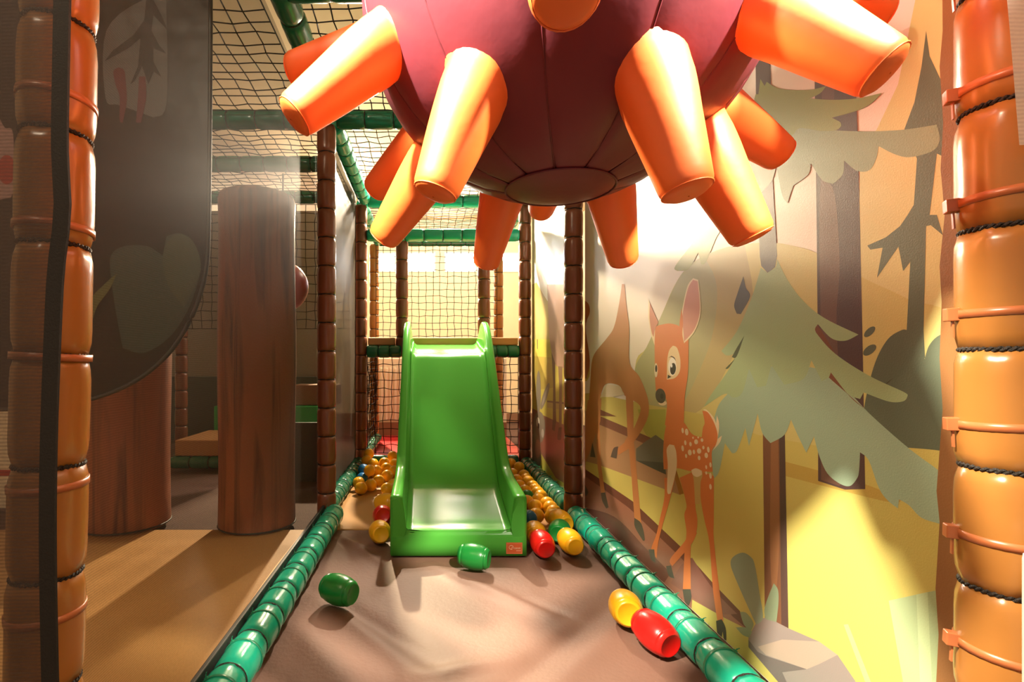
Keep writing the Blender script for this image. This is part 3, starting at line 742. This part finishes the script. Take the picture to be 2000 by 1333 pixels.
S(PATH, '#7A503A', 'px', [(1164, 810), (1225, 836), (1270, 855), (1300, 876), (1290, 880), (1225, 853), (1166, 828)], 6, False)
S(PATH, '#C9B45A', 'px', [(1138, 700), (1150, 692), (1152, 730), (1146, 745), (1138, 740)], 6)
S(PATH, '#9A6650', 'px', [(1100, 890), (1130, 908), (1180, 942), (1236, 980), (1292, 1033), (1331, 1070), (1392, 1139), (1445, 1194), (1460, 1230), (1416, 1208), (1352, 1172), (1350, 1200), (1366, 1228), (1385, 1270), (1300, 1250), (1100, 1060)], 6, False)
S(PATH, '#6E4132', 'px', [(1130, 908), (1180, 942), (1236, 980), (1292, 1033), (1331, 1070), (1392, 1139), (1445, 1194), (1460, 1230), (1430, 1204), (1392, 1158), (1326, 1086), (1282, 1044), (1230, 994), (1176, 954), (1130, 922)], 7, False)
S(PATH, '#76483A', 'px', [(1130, 990), (1200, 1010), (1260, 1070), (1310, 1120), (1290, 1150), (1200, 1100), (1130, 1040)], 7)
S(PATH, '#8E5E4E', 'px', [(1352, 1090), (1392, 1150), (1440, 1200), (1400, 1198), (1352, 1168), (1310, 1140), (1330, 1105)], 7)
TR = 'trunk_print'
S(TR, '#574039', 'px', [(1586, -420), (1668, -420), (1672, 172), (1680, 440), (1686, 727), (1690, 956), (1650, 957), (1598, 940), (1597, 640), (1595, 440), (1591, 150)], 6, False)
S(TR, '#70503F', 'px', [(1604, 340), (1630, 380), (1640, 520), (1634, 640), (1650, 900), (1640, 950), (1604, 938), (1603, 640), (1600, 440)], 7)
S(TR, '#6A4B41', 'px', [(1600, -420), (1625, -420), (1630, 150), (1622, 330), (1606, 330)], 7)
S(TR, '#5A4A44', 'px', [(1470, -420), (1500, -420), (1505, 123), (1508, 330), (1518, 500), (1514, 522), (1500, 534), (1487, 520), (1484, 500), (1478, 330)], 6, False)
S(TR, '#7C5238', 'px', [(1490, 845), (1532, 845), (1538, 1225), (1494, 1225)], 7, False)
S(TR, '#94633F', 'px', [(1506, 846), (1520, 846), (1522, 1060), (1516, 1160), (1508, 1160), (1504, 1060)], 8)
S(TR, '#574036', 'px', [(1522, 845), (1533, 845), (1540, 1228), (1526, 1220)], 8, False)
DF = 'dark_fir_print'
DC = '#626850'
S(DF, DC, 'px', [(1809, 60), (1816, 110), (1842, 165), (1880, 230), (1900, 300), (1870, 330), (1850, 310), (1830, 300), (1816, 420), (1830, 420), (1842, 460), (1818, 440), (1809, 442), (1804, 645), (1807, 700), (1771, 700), (1771, 645), (1778, 512), (1764, 530), (1755, 482), (1713, 543), (1724, 484), (1700, 488), (1694, 480), (1730, 464), (1758, 442), (1773, 420), (1785, 400), (1791, 310), (1766, 254), (1786, 200), (1800, 130)], 6, False)
S(DF, DC, 'px', [(1686, 810), (1700, 740), (1715, 695), (1735, 662), (1757, 647), (1771, 645), (1790, 660), (1806, 702), (1815, 675), (1835, 655), (1870, 645), (1900, 700), (1900, 892), (1830, 880), (1760, 874), (1686, 868)], 7)
p.ell(DF, DC, 'z9', 905, 632, 42, 20, 7, -0.75); p.ell(DF, DC, 'z9', 905, 740, 46, 24, 7, -0.65)
S(DF, '#46462F', 'z9', [(975, 970), (1045, 905), (1010, 930)], 7, False)
FT = 'fir_tree_print'
G1c, G2c, G3c, G4c = '#8E9450', '#8F9A76', '#A0B07C', '#9DB08E'
S(FT, G2c, 'u1', [(-120, 700), (60, 690), (300, 730), (500, 700), (760, 722), (1000, 728), (1250, 715), (1480, 680), (1500, 790), (1450, 870), (1290, 915), (1180, 895), (1060, 835), (1040, 930), (990, 1010), (900, 1012), (810, 940), (800, 1040), (730, 1108), (650, 1080), (570, 960), (550, 1040), (460, 1110), (440, 1130), (400, 1250), (360, 1180), (320, 970), (290, 1080), (215, 1170), (100, 1100), (-120, 900)], 9, n=6)
S(FT, G1c, 'u1', [(205, 350), (235, 400), (250, 370), (330, 415), (450, 430), (580, 425), (680, 400), (640, 450), (565, 490), (720, 500), (900, 490), (1085, 450), (1000, 530), (900, 580), (720, 630), (780, 660), (790, 690), (750, 720), (640, 725), (490, 705), (430, 760), (330, 750), (250, 700), (200, 830), (80, 790), (60, 700), (130, 590), (170, 460), (190, 460)], 10, n=6)
S(FT, '#9A9C5C', 'z7', [(1040, 50), (940, 200), (850, 320), (860, 345), (920, 335), (970, 250), (985, 310), (1010, 300), (1060, 180), (1095, 120), (1120, 40)], 9)
S(FT, G4c, 'px', [(1560, 715), (1628, 737), (1700, 810), (1775, 876), (1834, 920), (1850, 940), (1850, 1030), (1836, 1024), (1800, 1012), (1776, 988), (1756, 976), (1754, 994), (1732, 976), (1716, 952), (1697, 900), (1680, 884), (1678, 920), (1674, 935), (1660, 950), (1640, 945), (1616, 925), (1600, 890), (1590, 853), (1575, 885), (1558, 850), (1545, 820), (1532, 850), (1505, 866), (1489, 846), (1480, 808), (1463, 872), (1456, 836), (1440, 880), (1430, 886), (1416, 866), (1405, 920), (1395, 935), (1385, 880), (1400, 800), (1425, 765), (1450, 725)], 9)
S(FT, G3c, 'px', [(1486, 523), (1499, 533), (1515, 522), (1518, 506), (1540, 550), (1571, 590), (1611, 622), (1677, 654), (1651, 666), (1624, 661), (1598, 634), (1595, 650), (1631, 691), (1697, 734), (1765, 766), (1773, 774), (1765, 784), (1737, 785), (1687, 767), (1680, 780), (1657, 770), (1625, 735), (1605, 745), (1585, 704), (1570, 740), (1532, 752), (1507, 714), (1496, 754), (1479, 757), (1463, 720), (1450, 767), (1433, 777), (1415, 770), (1374, 796), (1390, 770), (1425, 720), (1438, 690), (1420, 695), (1409, 686), (1439, 648), (1465, 590), (1480, 545)], 10, n=6)
S(FT, '#7B4A2E', 'px', [(1597, 634), (1594, 650), (1631, 691), (1620, 672)], 11); S(FT, '#7B4A2E', 'px', [(1623, 728), (1619, 738), (1690, 800), (1660, 775)], 11)
S(FT, '#5A554A', 'px', [(1452, 540), (1457, 562), (1465, 580), (1447, 614), (1439, 613), (1434, 597), (1440, 575)], 11)
S(FT, '#4E5232', 'fa', [(755, 430), (700, 580), (665, 585), (700, 520)], 11); S(FT, '#4E5232', 'fa', [(690, 595), (640, 665), (618, 668)], 11)
RK = 'rock_print'
S('rock_print#1', '#6C6955', 'u3', [(500, 520), (590, 450), (670, 400), (740, 450), (760, 740), (500, 620)], 8, False)
S('rock_print#1', '#504E40', 'u3', [(500, 622), (740, 640), (760, 745), (640, 690)], 9, False)
S('rock_print#2', '#97877A', 'px', [(1498, 1206), (1540, 1228), (1600, 1254), (1636, 1280), (1672, 1333), (1690, 1420), (1560, 1420), (1536, 1333), (1462, 1264), (1462, 1244), (1480, 1212)], 9, False)
S('rock_print#2', '#B39B84', 'z10', [(700, 960), (820, 925), (1000, 935), (1090, 1000), (1000, 1045), (940, 1070), (740, 1000)], 10, False)
S('rock_print#2', '#75675E', 'z10', [(655, 925), (700, 985), (740, 1005), (940, 1070), (820, 1085), (900, 1260), (800, 1132), (655, 962)], 10, False)
LF = 'leaf_plant_print'
S('leaf_print#1', '#8B977A', 'u4', [(632, 470), (650, 410), (720, 378), (780, 410), (810, 470), (845, 680), (870, 860), (820, 910), (760, 780), (680, 600)], 9)
S('leaf_print#2', '#87936F', 'u4', [(950, 605), (980, 650), (985, 740), (970, 890), (890, 870), (880, 800), (910, 700)], 9)
S('leaf_print#3', '#8B9872', 'u4', [(700, 815), (750, 825), (800, 900), (780, 960), (730, 910)], 9); S('leaf_print#4', '#8B9872', 'u4', [(670, 930), (740, 930), (790, 960), (770, 1005), (720, 985)], 9)
S('grass_blade_print', '#A4B07E', 'z10', [(1340, 735), (1570, 685), (1700, 670), (1700, 1300), (1440, 1300)], 6, False)
S('grass_blade_print', '#B4C08A', 'z10', [(1475, 705), (1530, 693), (1560, 1300), (1500, 1300)], 7, False)
S('grass_stalk_print', '#A4B07E', 'z10', [(1120, 852), (1142, 850), (1260, 1150), (1232, 1150)], 6, False)
DO = 'doe_print'
DB = '#BC7A46'
S(DO, DB, 'u3', [(150, 280), (180, 260), (195, 660), (230, 900), (195, 905), (165, 660)], 8, False)
S(DO, DB, 'u3', [(410, 60), (475, 90), (480, 450), (545, 1170), (485, 1120), (460, 760), (425, 400)], 8, False)
S(DO, '#A8663E', 'px', [(1134, 585), (1148, 592), (1152, 610), (1144, 640), (1152, 705), (1146, 740), (1140, 735), (1136, 700)], 8)
S(DO, DB, 'u2', [(372, 60), (392, 60), (408, 240), (428, 400), (430, 660), (500, 760), (545, 860), (575, 960), (575, 1060), (540, 1150), (470, 1260), (400, 1320), (395, 1260), (460, 1170), (515, 1010), (440, 940), (390, 910), (350, 838), (250, 825), (205, 925), (170, 1100), (130, 1333), (80, 1333), (100, 1180), (115, 1000), (130, 800), (140, 660), (170, 580), (260, 470), (310, 390), (345, 240)], 9, sharp=75)
S(DO, DB, 'u3', [(80, 100), (200, 80), (190, 280), (62, 640), (60, 840), (32, 840), (30, 640), (55, 300)], 9, False)
S(DO, DB, 'u3', [(430, 440), (470, 500), (345, 575), (335, 520)], 9, False)
S(DO, '#DCC7A0', 'u2', [(255, 826), (350, 840), (392, 905), (300, 925), (207, 925)], 10, False)
HC = '#544C3E'
for q in ([(32, 838), (60, 838), (85, 900), (60, 935)], [(195, 903), (232, 900), (262, 1030), (240, 1040), (205, 970)], [(485, 1120), (545, 1170), (575, 1300), (560, 1320), (490, 1200)], [(305, 515), (345, 500), (330, 605), (278, 592)], [(120, 465), (100, 590), (148, 596)]): S(DO, HC, 'u3', q, 10)
S(DO, '#7A4E36', 'u3', [(190, 180), (330, 240), (190, 235)], 10, False)
FW = 'fawn_print'
FB = '#D47A42'
S(FW, FB, 'lg', [(515, 330), (575, 330), (555, 420), (510, 580), (480, 700), (472, 785), (440, 740), (470, 650), (490, 560), (515, 440)], 11)
S(FW, FB, 'lg', [(700, 640), (665, 710), (560, 830), (548, 790), (630, 690), (650, 640)], 11)
S(FW, FB, 'lg', [(600, 330), (690, 290), (690, 480), (702, 570), (695, 640), (665, 710), (665, 960), (620, 960), (630, 740), (640, 640), (628, 540), (640, 480)], 12)
S(FW, FB, 'lg', [(715, 290), (795, 320), (795, 560), (795, 680), (825, 950), (850, 1140), (815, 1140), (790, 960), (770, 700), (740, 560), (720, 440)], 12)
S(FW, FB, 'u3', [(775, 100), (910, 80), (905, 260), (930, 310), (990, 395), (1070, 420), (1080, 340), (1095, 290), (1075, 190), (1130, 210), (1190, 310), (1208, 400), (1195, 480), (1158, 545), (1165, 720), (1000, 720), (860, 690), (740, 700), (735, 560), (745, 400), (770, 260)], 12)
S(FW, '#A06A2C', 'lg', [(545, 290), (575, 260), (625, 420), (600, 425), (575, 340)], 12)
for q in ([(425, 735), (458, 735), (465, 810), (440, 790)], [(525, 830), (552, 826), (572, 900), (540, 885)], [(618, 962), (662, 960), (668, 1010), (650, 1060), (630, 1030)], [(808, 1140), (840, 1130), (862, 1180), (866, 1250), (852, 1250), (846, 1200), (836, 1244), (815, 1210)]): S(FW, HC, 'lg', q, 13)
CRM = '#E8D0A4'
S(FW, CRM, 'u3', [(770, 80), (865, 55), (855, 180), (830, 290), (805, 305), (780, 270), (772, 170)], 13)
S(FW, CRM, 'u3', [(765, 530), (790, 482), (830, 490), (850, 560), (850, 700), (800, 910), (770, 890), (775, 660)], 13)
S(FW, '#C7A662', 'u3', [(980, 705), (1020, 690), (1070, 712), (1075, 760), (1060, 820), (1060, 1000), (1012, 1000), (1000, 790)], 13)
S(FW, CRM, 'u3', [(980, 705), (1020, 690), (1070, 712), (1072, 745), (1030, 765), (992, 745)], 14)
S(FW, CRM, 'u3', [(1080, 180), (1112, 182), (1172, 245), (1195, 300), (1202, 230), (1220, 290), (1220, 360), (1208, 435), (1246, 405), (1225, 470), (1160, 543), (1196, 478), (1208, 400), (1182, 305), (1130, 212)], 13)
S(FW, FB, 'fa', [(106, 480), (110, 400), (118, 365), (150, 352), (210, 342), (265, 352), (290, 370), (345, 440), (352, 500), (348, 700), (325, 870), (318, 1060), (180, 1080), (195, 960), (190, 890), (150, 850), (115, 820)], 13)
S(FW, CRM, 'fa', [(62, 170), (112, 290), (135, 330), (110, 380), (106, 500), (80, 420), (62, 300)], 14, False)
S(FW, '#C57F62', 'fa', [(72, 195), (118, 300), (132, 335), (110, 380), (100, 440), (84, 400), (70, 300)], 15)
S(FW, CRM, 'fa', [(298, 330), (312, 210), (345, 70), (385, 14), (424, 26), (440, 180), (436, 290), (394, 405), (312, 493), (306, 400)], 14)
S(FW, '#CF8E76', 'fa', [(306, 320), (320, 210), (350, 85), (385, 26), (418, 36), (432, 180), (428, 290), (388, 395), (320, 472), (314, 390)], 15)
S(FW, FB, 'fa', [(285, 365), (302, 230), (312, 330), (308, 420), (322, 490), (330, 520), (290, 480)], 16)
S(FW, '#E4C795', 'fa', [(198, 610), (213, 535), (240, 502), (270, 520), (292, 600), (288, 690), (250, 738), (195, 748)], 14)
p.ell(FW, '#F0E6CE', 'fa', 235, 655, 30, 66, 15); p.ell(FW, '#3A2A20', 'fa', 240, 670, 21, 43, 16, 0.08); p.ell(FW, '#F3EBDC', 'fa', 230, 648, 6, 13, 17)
S(FW, '#3A2A20', 'fa', [(205, 592), (228, 576), (250, 588), (262, 614), (248, 596), (228, 584)], 16); S(FW, '#3A2A20', 'fa', [(203, 712), (228, 728), (200, 742)], 16)
p.ell(FW, '#E9D6B0', 'fa', 117, 680, 12, 52, 14); p.ell(FW, '#3A2A20', 'fa', 118, 668, 8, 26, 15)
p.ell(FW, CRM, 'fa', 165, 918, 30, 18, 14); p.ell(FW, '#574B3D', 'fa', 150, 866, 37, 54, 15, -0.15); p.ell(FW, '#3F372C', 'fa', 160, 868, 12, 20, 16)
for (cx_, cy_, a_, b_) in [(905, 362, 10, 24), (940, 375, 15, 30), (928, 468, 10, 22), (973, 480, 11, 20), (1022, 460, 17, 22), (1073, 445, 12, 16), (1040, 422, 7, 9), (995, 425, 7, 10), (905, 517, 11, 26), (967, 553, 17, 26), (1003, 548, 11, 20), (1048, 540, 19, 24), (1085, 510, 10, 16), (1128, 528, 11, 26), (1110, 578, 15, 24), (1048, 600, 12, 20), (935, 583, 9, 18), (1147, 660, 10, 22), (1110, 680, 8, 18), (1110, 730, 8, 15), (1147, 755, 11, 26), (1147, 850, 11, 25)]:
    p.ell(FW, CRM, 'u3', cx_, cy_, a_, b_, 14, -0.1, 12)
S('shaded_strip_print', '#8F6238', 'px', [(1838, -420), (1842, 60), (1836, 130), (1843, 240), (1838, 330), (1846, 420), (1836, 520), (1840, 590), (1836, 700), (1842, 800), (1830, 960), (1836, 1020), (1828, 1150), (1834, 1240), (1826, 1400), (1945, 1400), (1945, -420)], 15, False)  # brown strip by the post, with its shadow mixed into the colour
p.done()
# second banner with a doe's legs and a grey rabbit
bn2 = sheet('forest_banner', 'smaller forest banner with a printed grey rabbit beside the slide', Z1+0.03, Z2-0.03, 0.06, 1.87, SKY)
p = Print(bn2, Z1+0.032, Z2-0.032, 0.062, 1.868); S = p.shape
S('hill_print', '#B9A25C', 'w1', [(440, -300), (560, -420), (700, -200), (900, -60), (900, 150), (440, 150)], 1)
S('hill_print', '#C2AE48', 'w1', [(440, 110), (900, 110), (900, 1500), (440, 1500)], 2, False)
S('hill_print', '#AD9440', 'w1', [(440, 260), (700, 280), (720, 560), (440, 600)], 3)
S('path_print', '#8A5A42', 'w1', [(440, 715), (560, 770), (620, 815), (760, 880), (900, 940), (900, 1500), (740, 1400), (590, 1150), (440, 1000)], 3, False)
S('path_print', '#B59A52', 'w1', [(660, 680), (900, 720), (900, 780), (660, 745)], 3, False)
S('path_print', '#7D5A44', 'w1', [(660, 680), (900, 705), (900, 722), (660, 695)], 4, False)
S('doe_print', '#5E4B33', 'w1', [(500, 95), (525, 95), (525, 590), (505, 620)], 4, False); S('doe_print', '#5E4B33', 'w1', [(565, 110), (573, 110), (573, 200), (567, 200)], 4, False)
S('doe_print', '#B28A70', 'w1', [(660, -400), (900, -400), (900, 365), (800, 378), (770, 372), (735, 340), (705, 250), (680, 60)], 4)
S('doe_print', '#6E5538', 'w1', [(700, 230), (735, 330), (735, 520), (745, 880), (712, 890), (716, 520)], 5, False)
S('doe_print', '#8A6B4B', 'w1', [(762, 360), (803, 365), (800, 520), (795, 920), (770, 930), (772, 540)], 5, False)
S('doe_print', '#594A34', 'w1', [(712, 860), (745, 860), (730, 965), (705, 950)], 6); S('doe_print', '#594A34', 'w1', [(768, 930), (796, 930), (790, 1035), (772, 1050), (755, 1030)], 6)
RB = '#83775E'
p.ell('rabbit_print', RB, 'w1', 580, 600, 22, 200, 5, 0.0); p.ell('rabbit_print', RB, 'w1', 640, 640, 22, 130, 5, 0.30); p.ell('rabbit_print', '#9C8E78', 'w1', 640, 640, 9, 90, 6, 0.30)
p.ell('rabbit_print', RB, 'w1', 585, 930, 58, 150, 6); p.ell('rabbit_print', '#8C7F66', 'w1', 545, 1180, 60, 200, 5); p.ell('rabbit_print', '#B08A6C', 'w1', 572, 1130, 24, 90, 7)
p.ell('rabbit_print', '#E3D9B8', 'w1', 574, 880, 15, 44, 7); p.ell('rabbit_print', '#2C241A', 'w1', 580, 915, 8, 26, 8); p.ell('rabbit_print', '#B3A58C', 'w1', 618, 985, 12, 40, 7)
p.done()
# ------------------------------------------------------------------ mesh walls on the left
def panel(name, label, y0, y1, x, z0, z1, m):
    b = MB(); n, k2 = 24, 30
    for j in range(k2+1):
        for i in range(n+1):
            y = y0+(y1-y0)*i/n; z = z0+(z1-z0)*j/k2
            b.v.append((x+0.004*math.sin(y*6+z*2)*math.sin(PI*i/n), y, z))
    for j in range(k2):
        for i in range(n):
            a = j*(n+1)+i; b.f.append((a, a+1, a+n+2, a+n+1))
    return tag(b.build(name, m, smooth=True), label, 'mesh wall')
panel('mesh_wall', 'see-through grey mesh wall left of the corridor, in front of the foam trees', 0.745, Z1+0.02, -0.541, 0.03, 1.94, M['screen'])
panel('mesh_wall', 'grey mesh wall beside the ball heap, past the first inner post', Z1+0.05, Z2-0.05, -0.520, 0.03, 1.94, mesh_mat('grey_mesh_fabric_dense', (0.032, 0.029, 0.025), 0.95, 0.5, spec=0.05))
t = thing('mesh_curtain', 'brown see-through mesh curtain in front of the left post, edged in black webbing', 'curtain', (-0.44, 0.605, 0))
b = MB(); n = 30
def strapx(z): return -0.003+0.0176*((z-0.75)/0.76)+0.006*math.exp(-((z-0.93)/0.05)**2)+0.003*math.sin(z*7)
for j in range(n+1):
    z = 0.02+1.9*j/n; e = strapx(z)
    for i in range(5): b.v.append((e-0.36*i/4, 0.004*math.sin(z*5+i), z))
for j in range(n):
    for i in range(4):
        a = j*5+i; b.f.append((a, a+5, a+6, a+1))
b.build('mesh', M['screen_near'], t, True)
b = MB(); n = 60
for j in range(n+1):
    z = 0.02+1.9*j/n; e = strapx(z); w2 = 0.0085; dy = 0.003*math.sin(z*9)+0.004*math.sin(z*5)
    b.v += [(e-w2, -0.007+dy, z), (e+w2, -0.005+dy, z), (e+w2, -0.001+dy, z), (e-w2, -0.003+dy, z)]
for j in range(n):
    for k in range(4):
        l = (k+1) % 4; b.f.append((j*4+k, j*4+l, j*4+4+l, j*4+4+k))
b.f += [(3, 2, 1, 0), (n*4, n*4+1, n*4+2, n*4+3)]
o = b.build('edge_strap', M['strap'], t); o['label'] = 'black woven edge strap'

# hanging dark banner with a rounded corner, behind the mesh
YD = 1.55
def at(px, py, Y): return ((px-CX)/F*Y, 0.75-(py-CY)/F*Y)
t = thing('dark_banner', 'dark printed banner with rounded corner hanging behind the grey mesh', 'banner', (0, YD, 0))
outl = [(412, -40), (411, 200), (408, 440), (404, 520), (392, 575), (370, 630), (335, 685), (290, 728), (240, 758), (180, 780), (120, 792), (40, 800), (-160, 800), (-160, -40)]
def flat(name, pts, m, parent, dy, Y=YD, thick=0.0, smooth=True, n=5):
    P = [Vector((a, b_)) for a, b_ in pts]
    P = catmull(P, n=n) if smooth else P
    W = [at(q.x, q.y, Y) for q in P]
    tri = tessellate_polygon([[Vector((a, b_, 0)) for a, b_ in W]]); N = len(W)
    V3 = [(a, dy, b_) for a, b_ in W]; Fc = [tuple(q) for q in tri]
    if thick:
        V3 += [(a, dy+thick, b_) for a, b_ in W]; Fc += [tuple(i+N for i in reversed(q)) for q in tri]
        Fc += [(i, (i+1) % N, (i+1) % N+N, i+N) for i in range(N)]
    o = obj(name, V3, Fc, m, parent)
    bm = bmesh.new(); bm.from_mesh(o.data); bmesh.ops.recalc_face_normals(bm, faces=bm.faces); bm.to_mesh(o.data); bm.free()
    return o
DK = mat('dark_banner_vinyl', '#241C17', 0.40, 0.22, bump=0.35, bscale=7, var=0.1)
flat('banner_sheet', outl, DK, t, 0.0, thick=0.003, smooth=True)
D = lambda h: pm(h, 0.45)
flat('fir_print', [(285, -30), (300, -30), (300, 0), (318, 35), (328, 60), (300, 30), (296, 60), (312, 90), (325, 105), (300, 95), (300, 120), (315, 150), (300, 140), (290, 165), (278, 130), (262, 160), (255, 165), (270, 130), (275, 75), (250, 95), (205, 120), (220, 100), (260, 70), (282, 40), (286, 0)], D('#2A211B'), t, -0.0012, smooth=False)
flat('sky_print', [(208, 60), (280, 0), (325, 0), (326, 200), (300, 230), (260, 215), (230, 205), (206, 190)], D('#4A443C'), t, -0.0006)
flat('mushroom_print', [(222, 140), (232, 132), (243, 138), (246, 160), (248, 200), (240, 240), (234, 235), (234, 190), (226, 165)], D('#4E201E'), t, -0.0012)
flat('mushroom_print', [(272, 150), (284, 150), (286, 190), (276, 240), (266, 240), (270, 190)], D('#4E201E'), t, -0.0014)
flat('bush_print', [(215, 520), (222, 492), (250, 480), (290, 482), (318, 500), (325, 462), (350, 456), (375, 470), (392, 520), (370, 600), (330, 660), (280, 690), (240, 680), (225, 600)], D('#33382B'), t, -0.0006)
flat('bush_print', [(318, 505), (330, 470), (352, 458), (380, 476), (392, 530), (360, 600), (330, 560)], D('#3C3F2C'), t, -0.0012)
flat('leaf_print', [(175, 590), (205, 555), (228, 535), (215, 565), (190, 600), (178, 640)], D('#4E4A26'), t, -0.0012)
flat('flower_print', [(-30, 250), (0, 232), (10, 250), (26, 262), (26, 372), (10, 388), (-30, 395)], D('#8E6A5C'), t, -0.0008)
flat('flower_print', [(2+17*math.cos(q)+12, 332+29*math.sin(q)) for q in [2*PI*k/20 for k in range(20)]], D('#8A2A1C'), t, -0.0016, smooth=False)
# hem along the rounded edge
hp = catmull([Vector(q) for q in outl], n=5); hp = [q for q in hp if q.y > -38 and q.x > -120]
b = MB(); b.tube([(at(q.x, q.y, YD)[0], -0.002, at(q.x, q.y, YD)[1]) for q in hp], 0.0065, 6); b.build('hem', M['hem'], t, True)

# ------------------------------------------------------------------ things behind the mesh
def trunk(label, x, y, h, r):
    t = thing('foam_tree_trunk', label, 'foam tree', (x, y, 0))
    pr = [(r*0.97, 0.001), (r, 0.012)]+[(r*(1-0.02*math.sin(k*0.9)), h*k/10) for k in range(1, 10)]+[(r, h-0.03), (r*0.96, h-0.008), (r*0.86, h), (0.001, h+0.003)]
    b = MB(); b.lathe(pr, 48, cap=False); b.build('padded_cover', M['bark'], t, True)
    b = MB(); b.tube([(r*1.0*math.cos(q), r*1.0*math.sin(q), 0.010) for q in [2*PI*k/40 for k in range(40)]], 0.004, 5, closed=True); b.build('base_piping', M['hem'], t, True)
    return t
trunk('wood-grained foam tree trunk behind the dark banner, left of the gap', -1.405, 2.37, 1.62, 0.182)
trunk('tall wood-grained foam tree trunk right of the gap, nearest the corridor', -0.800, 2.37, 1.53, 0.172)
# cream padded panel with a red stripe
t = thing('striped_barrier', 'cream padded panel with a red stripe at the far left', 'panel', (-2.0, 2.62, 0))
b = MB(); b.box((-0.5, 0, 0), (0.42, 0.06, 0.55), bev=0.008); b.build('panel_body', M['cream'], t)
b = MB(); b.box((-0.49, -0.004, 0.17), (0.41, 0.0, 0.20)); o = b.build('stripe', pm('#B8321E'), t)
# tan foam step, green bench, dark panels
mb = MB(); mb.box((-1.80, 3.60, 0.092), (-1.32, 4.15, 0.205), bev=0.010); tag(mb.build('foam_step', M['tan_edge']), 'tan foam step on the shade-darkened green rail between the trees', 'step')
t = thing('foam_bench', 'bright green foam bench behind the tan step', 'bench', (-1.35, 4.45, 0))
b = MB(); b.box((-0.535, 0, 0), (0.40, 0.35, 0.375), bev=0.012); b.build('bench_body', M['greenblock'], t)
mb = MB(); mb.box((-1.20, 4.50, 0.377), (-0.82, 4.75, 0.56), bev=0.012); tag(mb.build('foam_block', M['brownblock']), 'brown foam block lying on the green bench', 'block')
mb = MB(); mb.box((-2.75, 4.9, 0.0), (-1.05, 4.95, 0.62), bev=0.006); tag(mb.build('low_partition', M['greyblock']), 'dark grey low partition panel behind the green bench', 'partition')
mb = MB(); mb.box((-1.02, 3.30, -0.02), (-0.62, 3.32, 0.365), bev=0.004); tag(mb.build('low_partition', M['greyblock']), 'dark green-grey panel behind the right foam tree', 'panel')
mb = MB(); mb.box((-3.2, 5.0, 0.0), (-1.0, 5.05, 2.25), bev=0.006); tag(mb.build('dark_backdrop', mat('grey_brown_backdrop', (0.23, 0.19, 0.16), 0.6, 0.3)), 'tall grey-brown backdrop added to darken the wall behind the foam trees', 'partition')  # panel added to darken the bright back wall seen through the mesh
t = thing('hanging_ball', 'red-orange ball hanging behind the tall foam tree', 'ball', (-0.905, 3.15, 1.225))
b = MB(); b.lathe([(max(0.0005, 0.155*math.cos(-PI/2+PI*k/16)), 0.155*math.sin(-PI/2+PI*k/16)) for k in range(17)], 28, cap=False); b.build('ball_body', M['redball'], t, True)
b = MB(); b.tube([(0, 0, 0.15), (0, 0, 0.70)], 0.006, 6); b.build('hanging_cord', M['rope'], t, True)
# light panel under the platform with upright ribs
t = thing('ribbed_panel', 'pale ribbed panel behind the net under the platform', 'panel', (0.05, 5.25, 0))
b = MB(); b.box((-0.72, 0, 0.14), (0.75, 0.04, 0.80), bev=0.004); b.build('panel_body', M['white'], t)
rb = MB(); rb.box((-0.011, -0.010, 0.16), (0.011, 0.002, 0.70), bev=0.003); rbm = rb.mesh('rib', M['white'], False)
for k in range(30): inst('rib', rbm, t, (-0.68+k*0.047, 0, 0))
b = MB(); b.box((-0.72, -0.01, 0.0), (0.75, 0.04, 0.14)); b.build('plinth', M['brownblock'], t)

# ------------------------------------------------------------------ bits at the frame's right and left edge
b = MB(); n = 20
for j in range(n+1):
    z = 0.985+0.85*j/n; e = 0.616+0.124*(1.14-z)
    for i in range(4): b.v.append((e+0.2*i/3, 0.545+0.004*math.sin(z*9+i), z))
for j in range(n):
    for i in range(3):
        a = j*4+i; b.f.append((a, a+4, a+5, a+1))
tag(b.build('mesh_curtain', M['screen_pale'], smooth=True), 'pale mesh curtain gathered beside the right post', 'curtain')
mb = MB(); mb.box((0.609, 0.40, 0.0), (0.70, 0.527, 0.558), bev=0.01); tag(mb.build('padded_block', M['white']), 'white padded block at the right edge below the post', 'block')
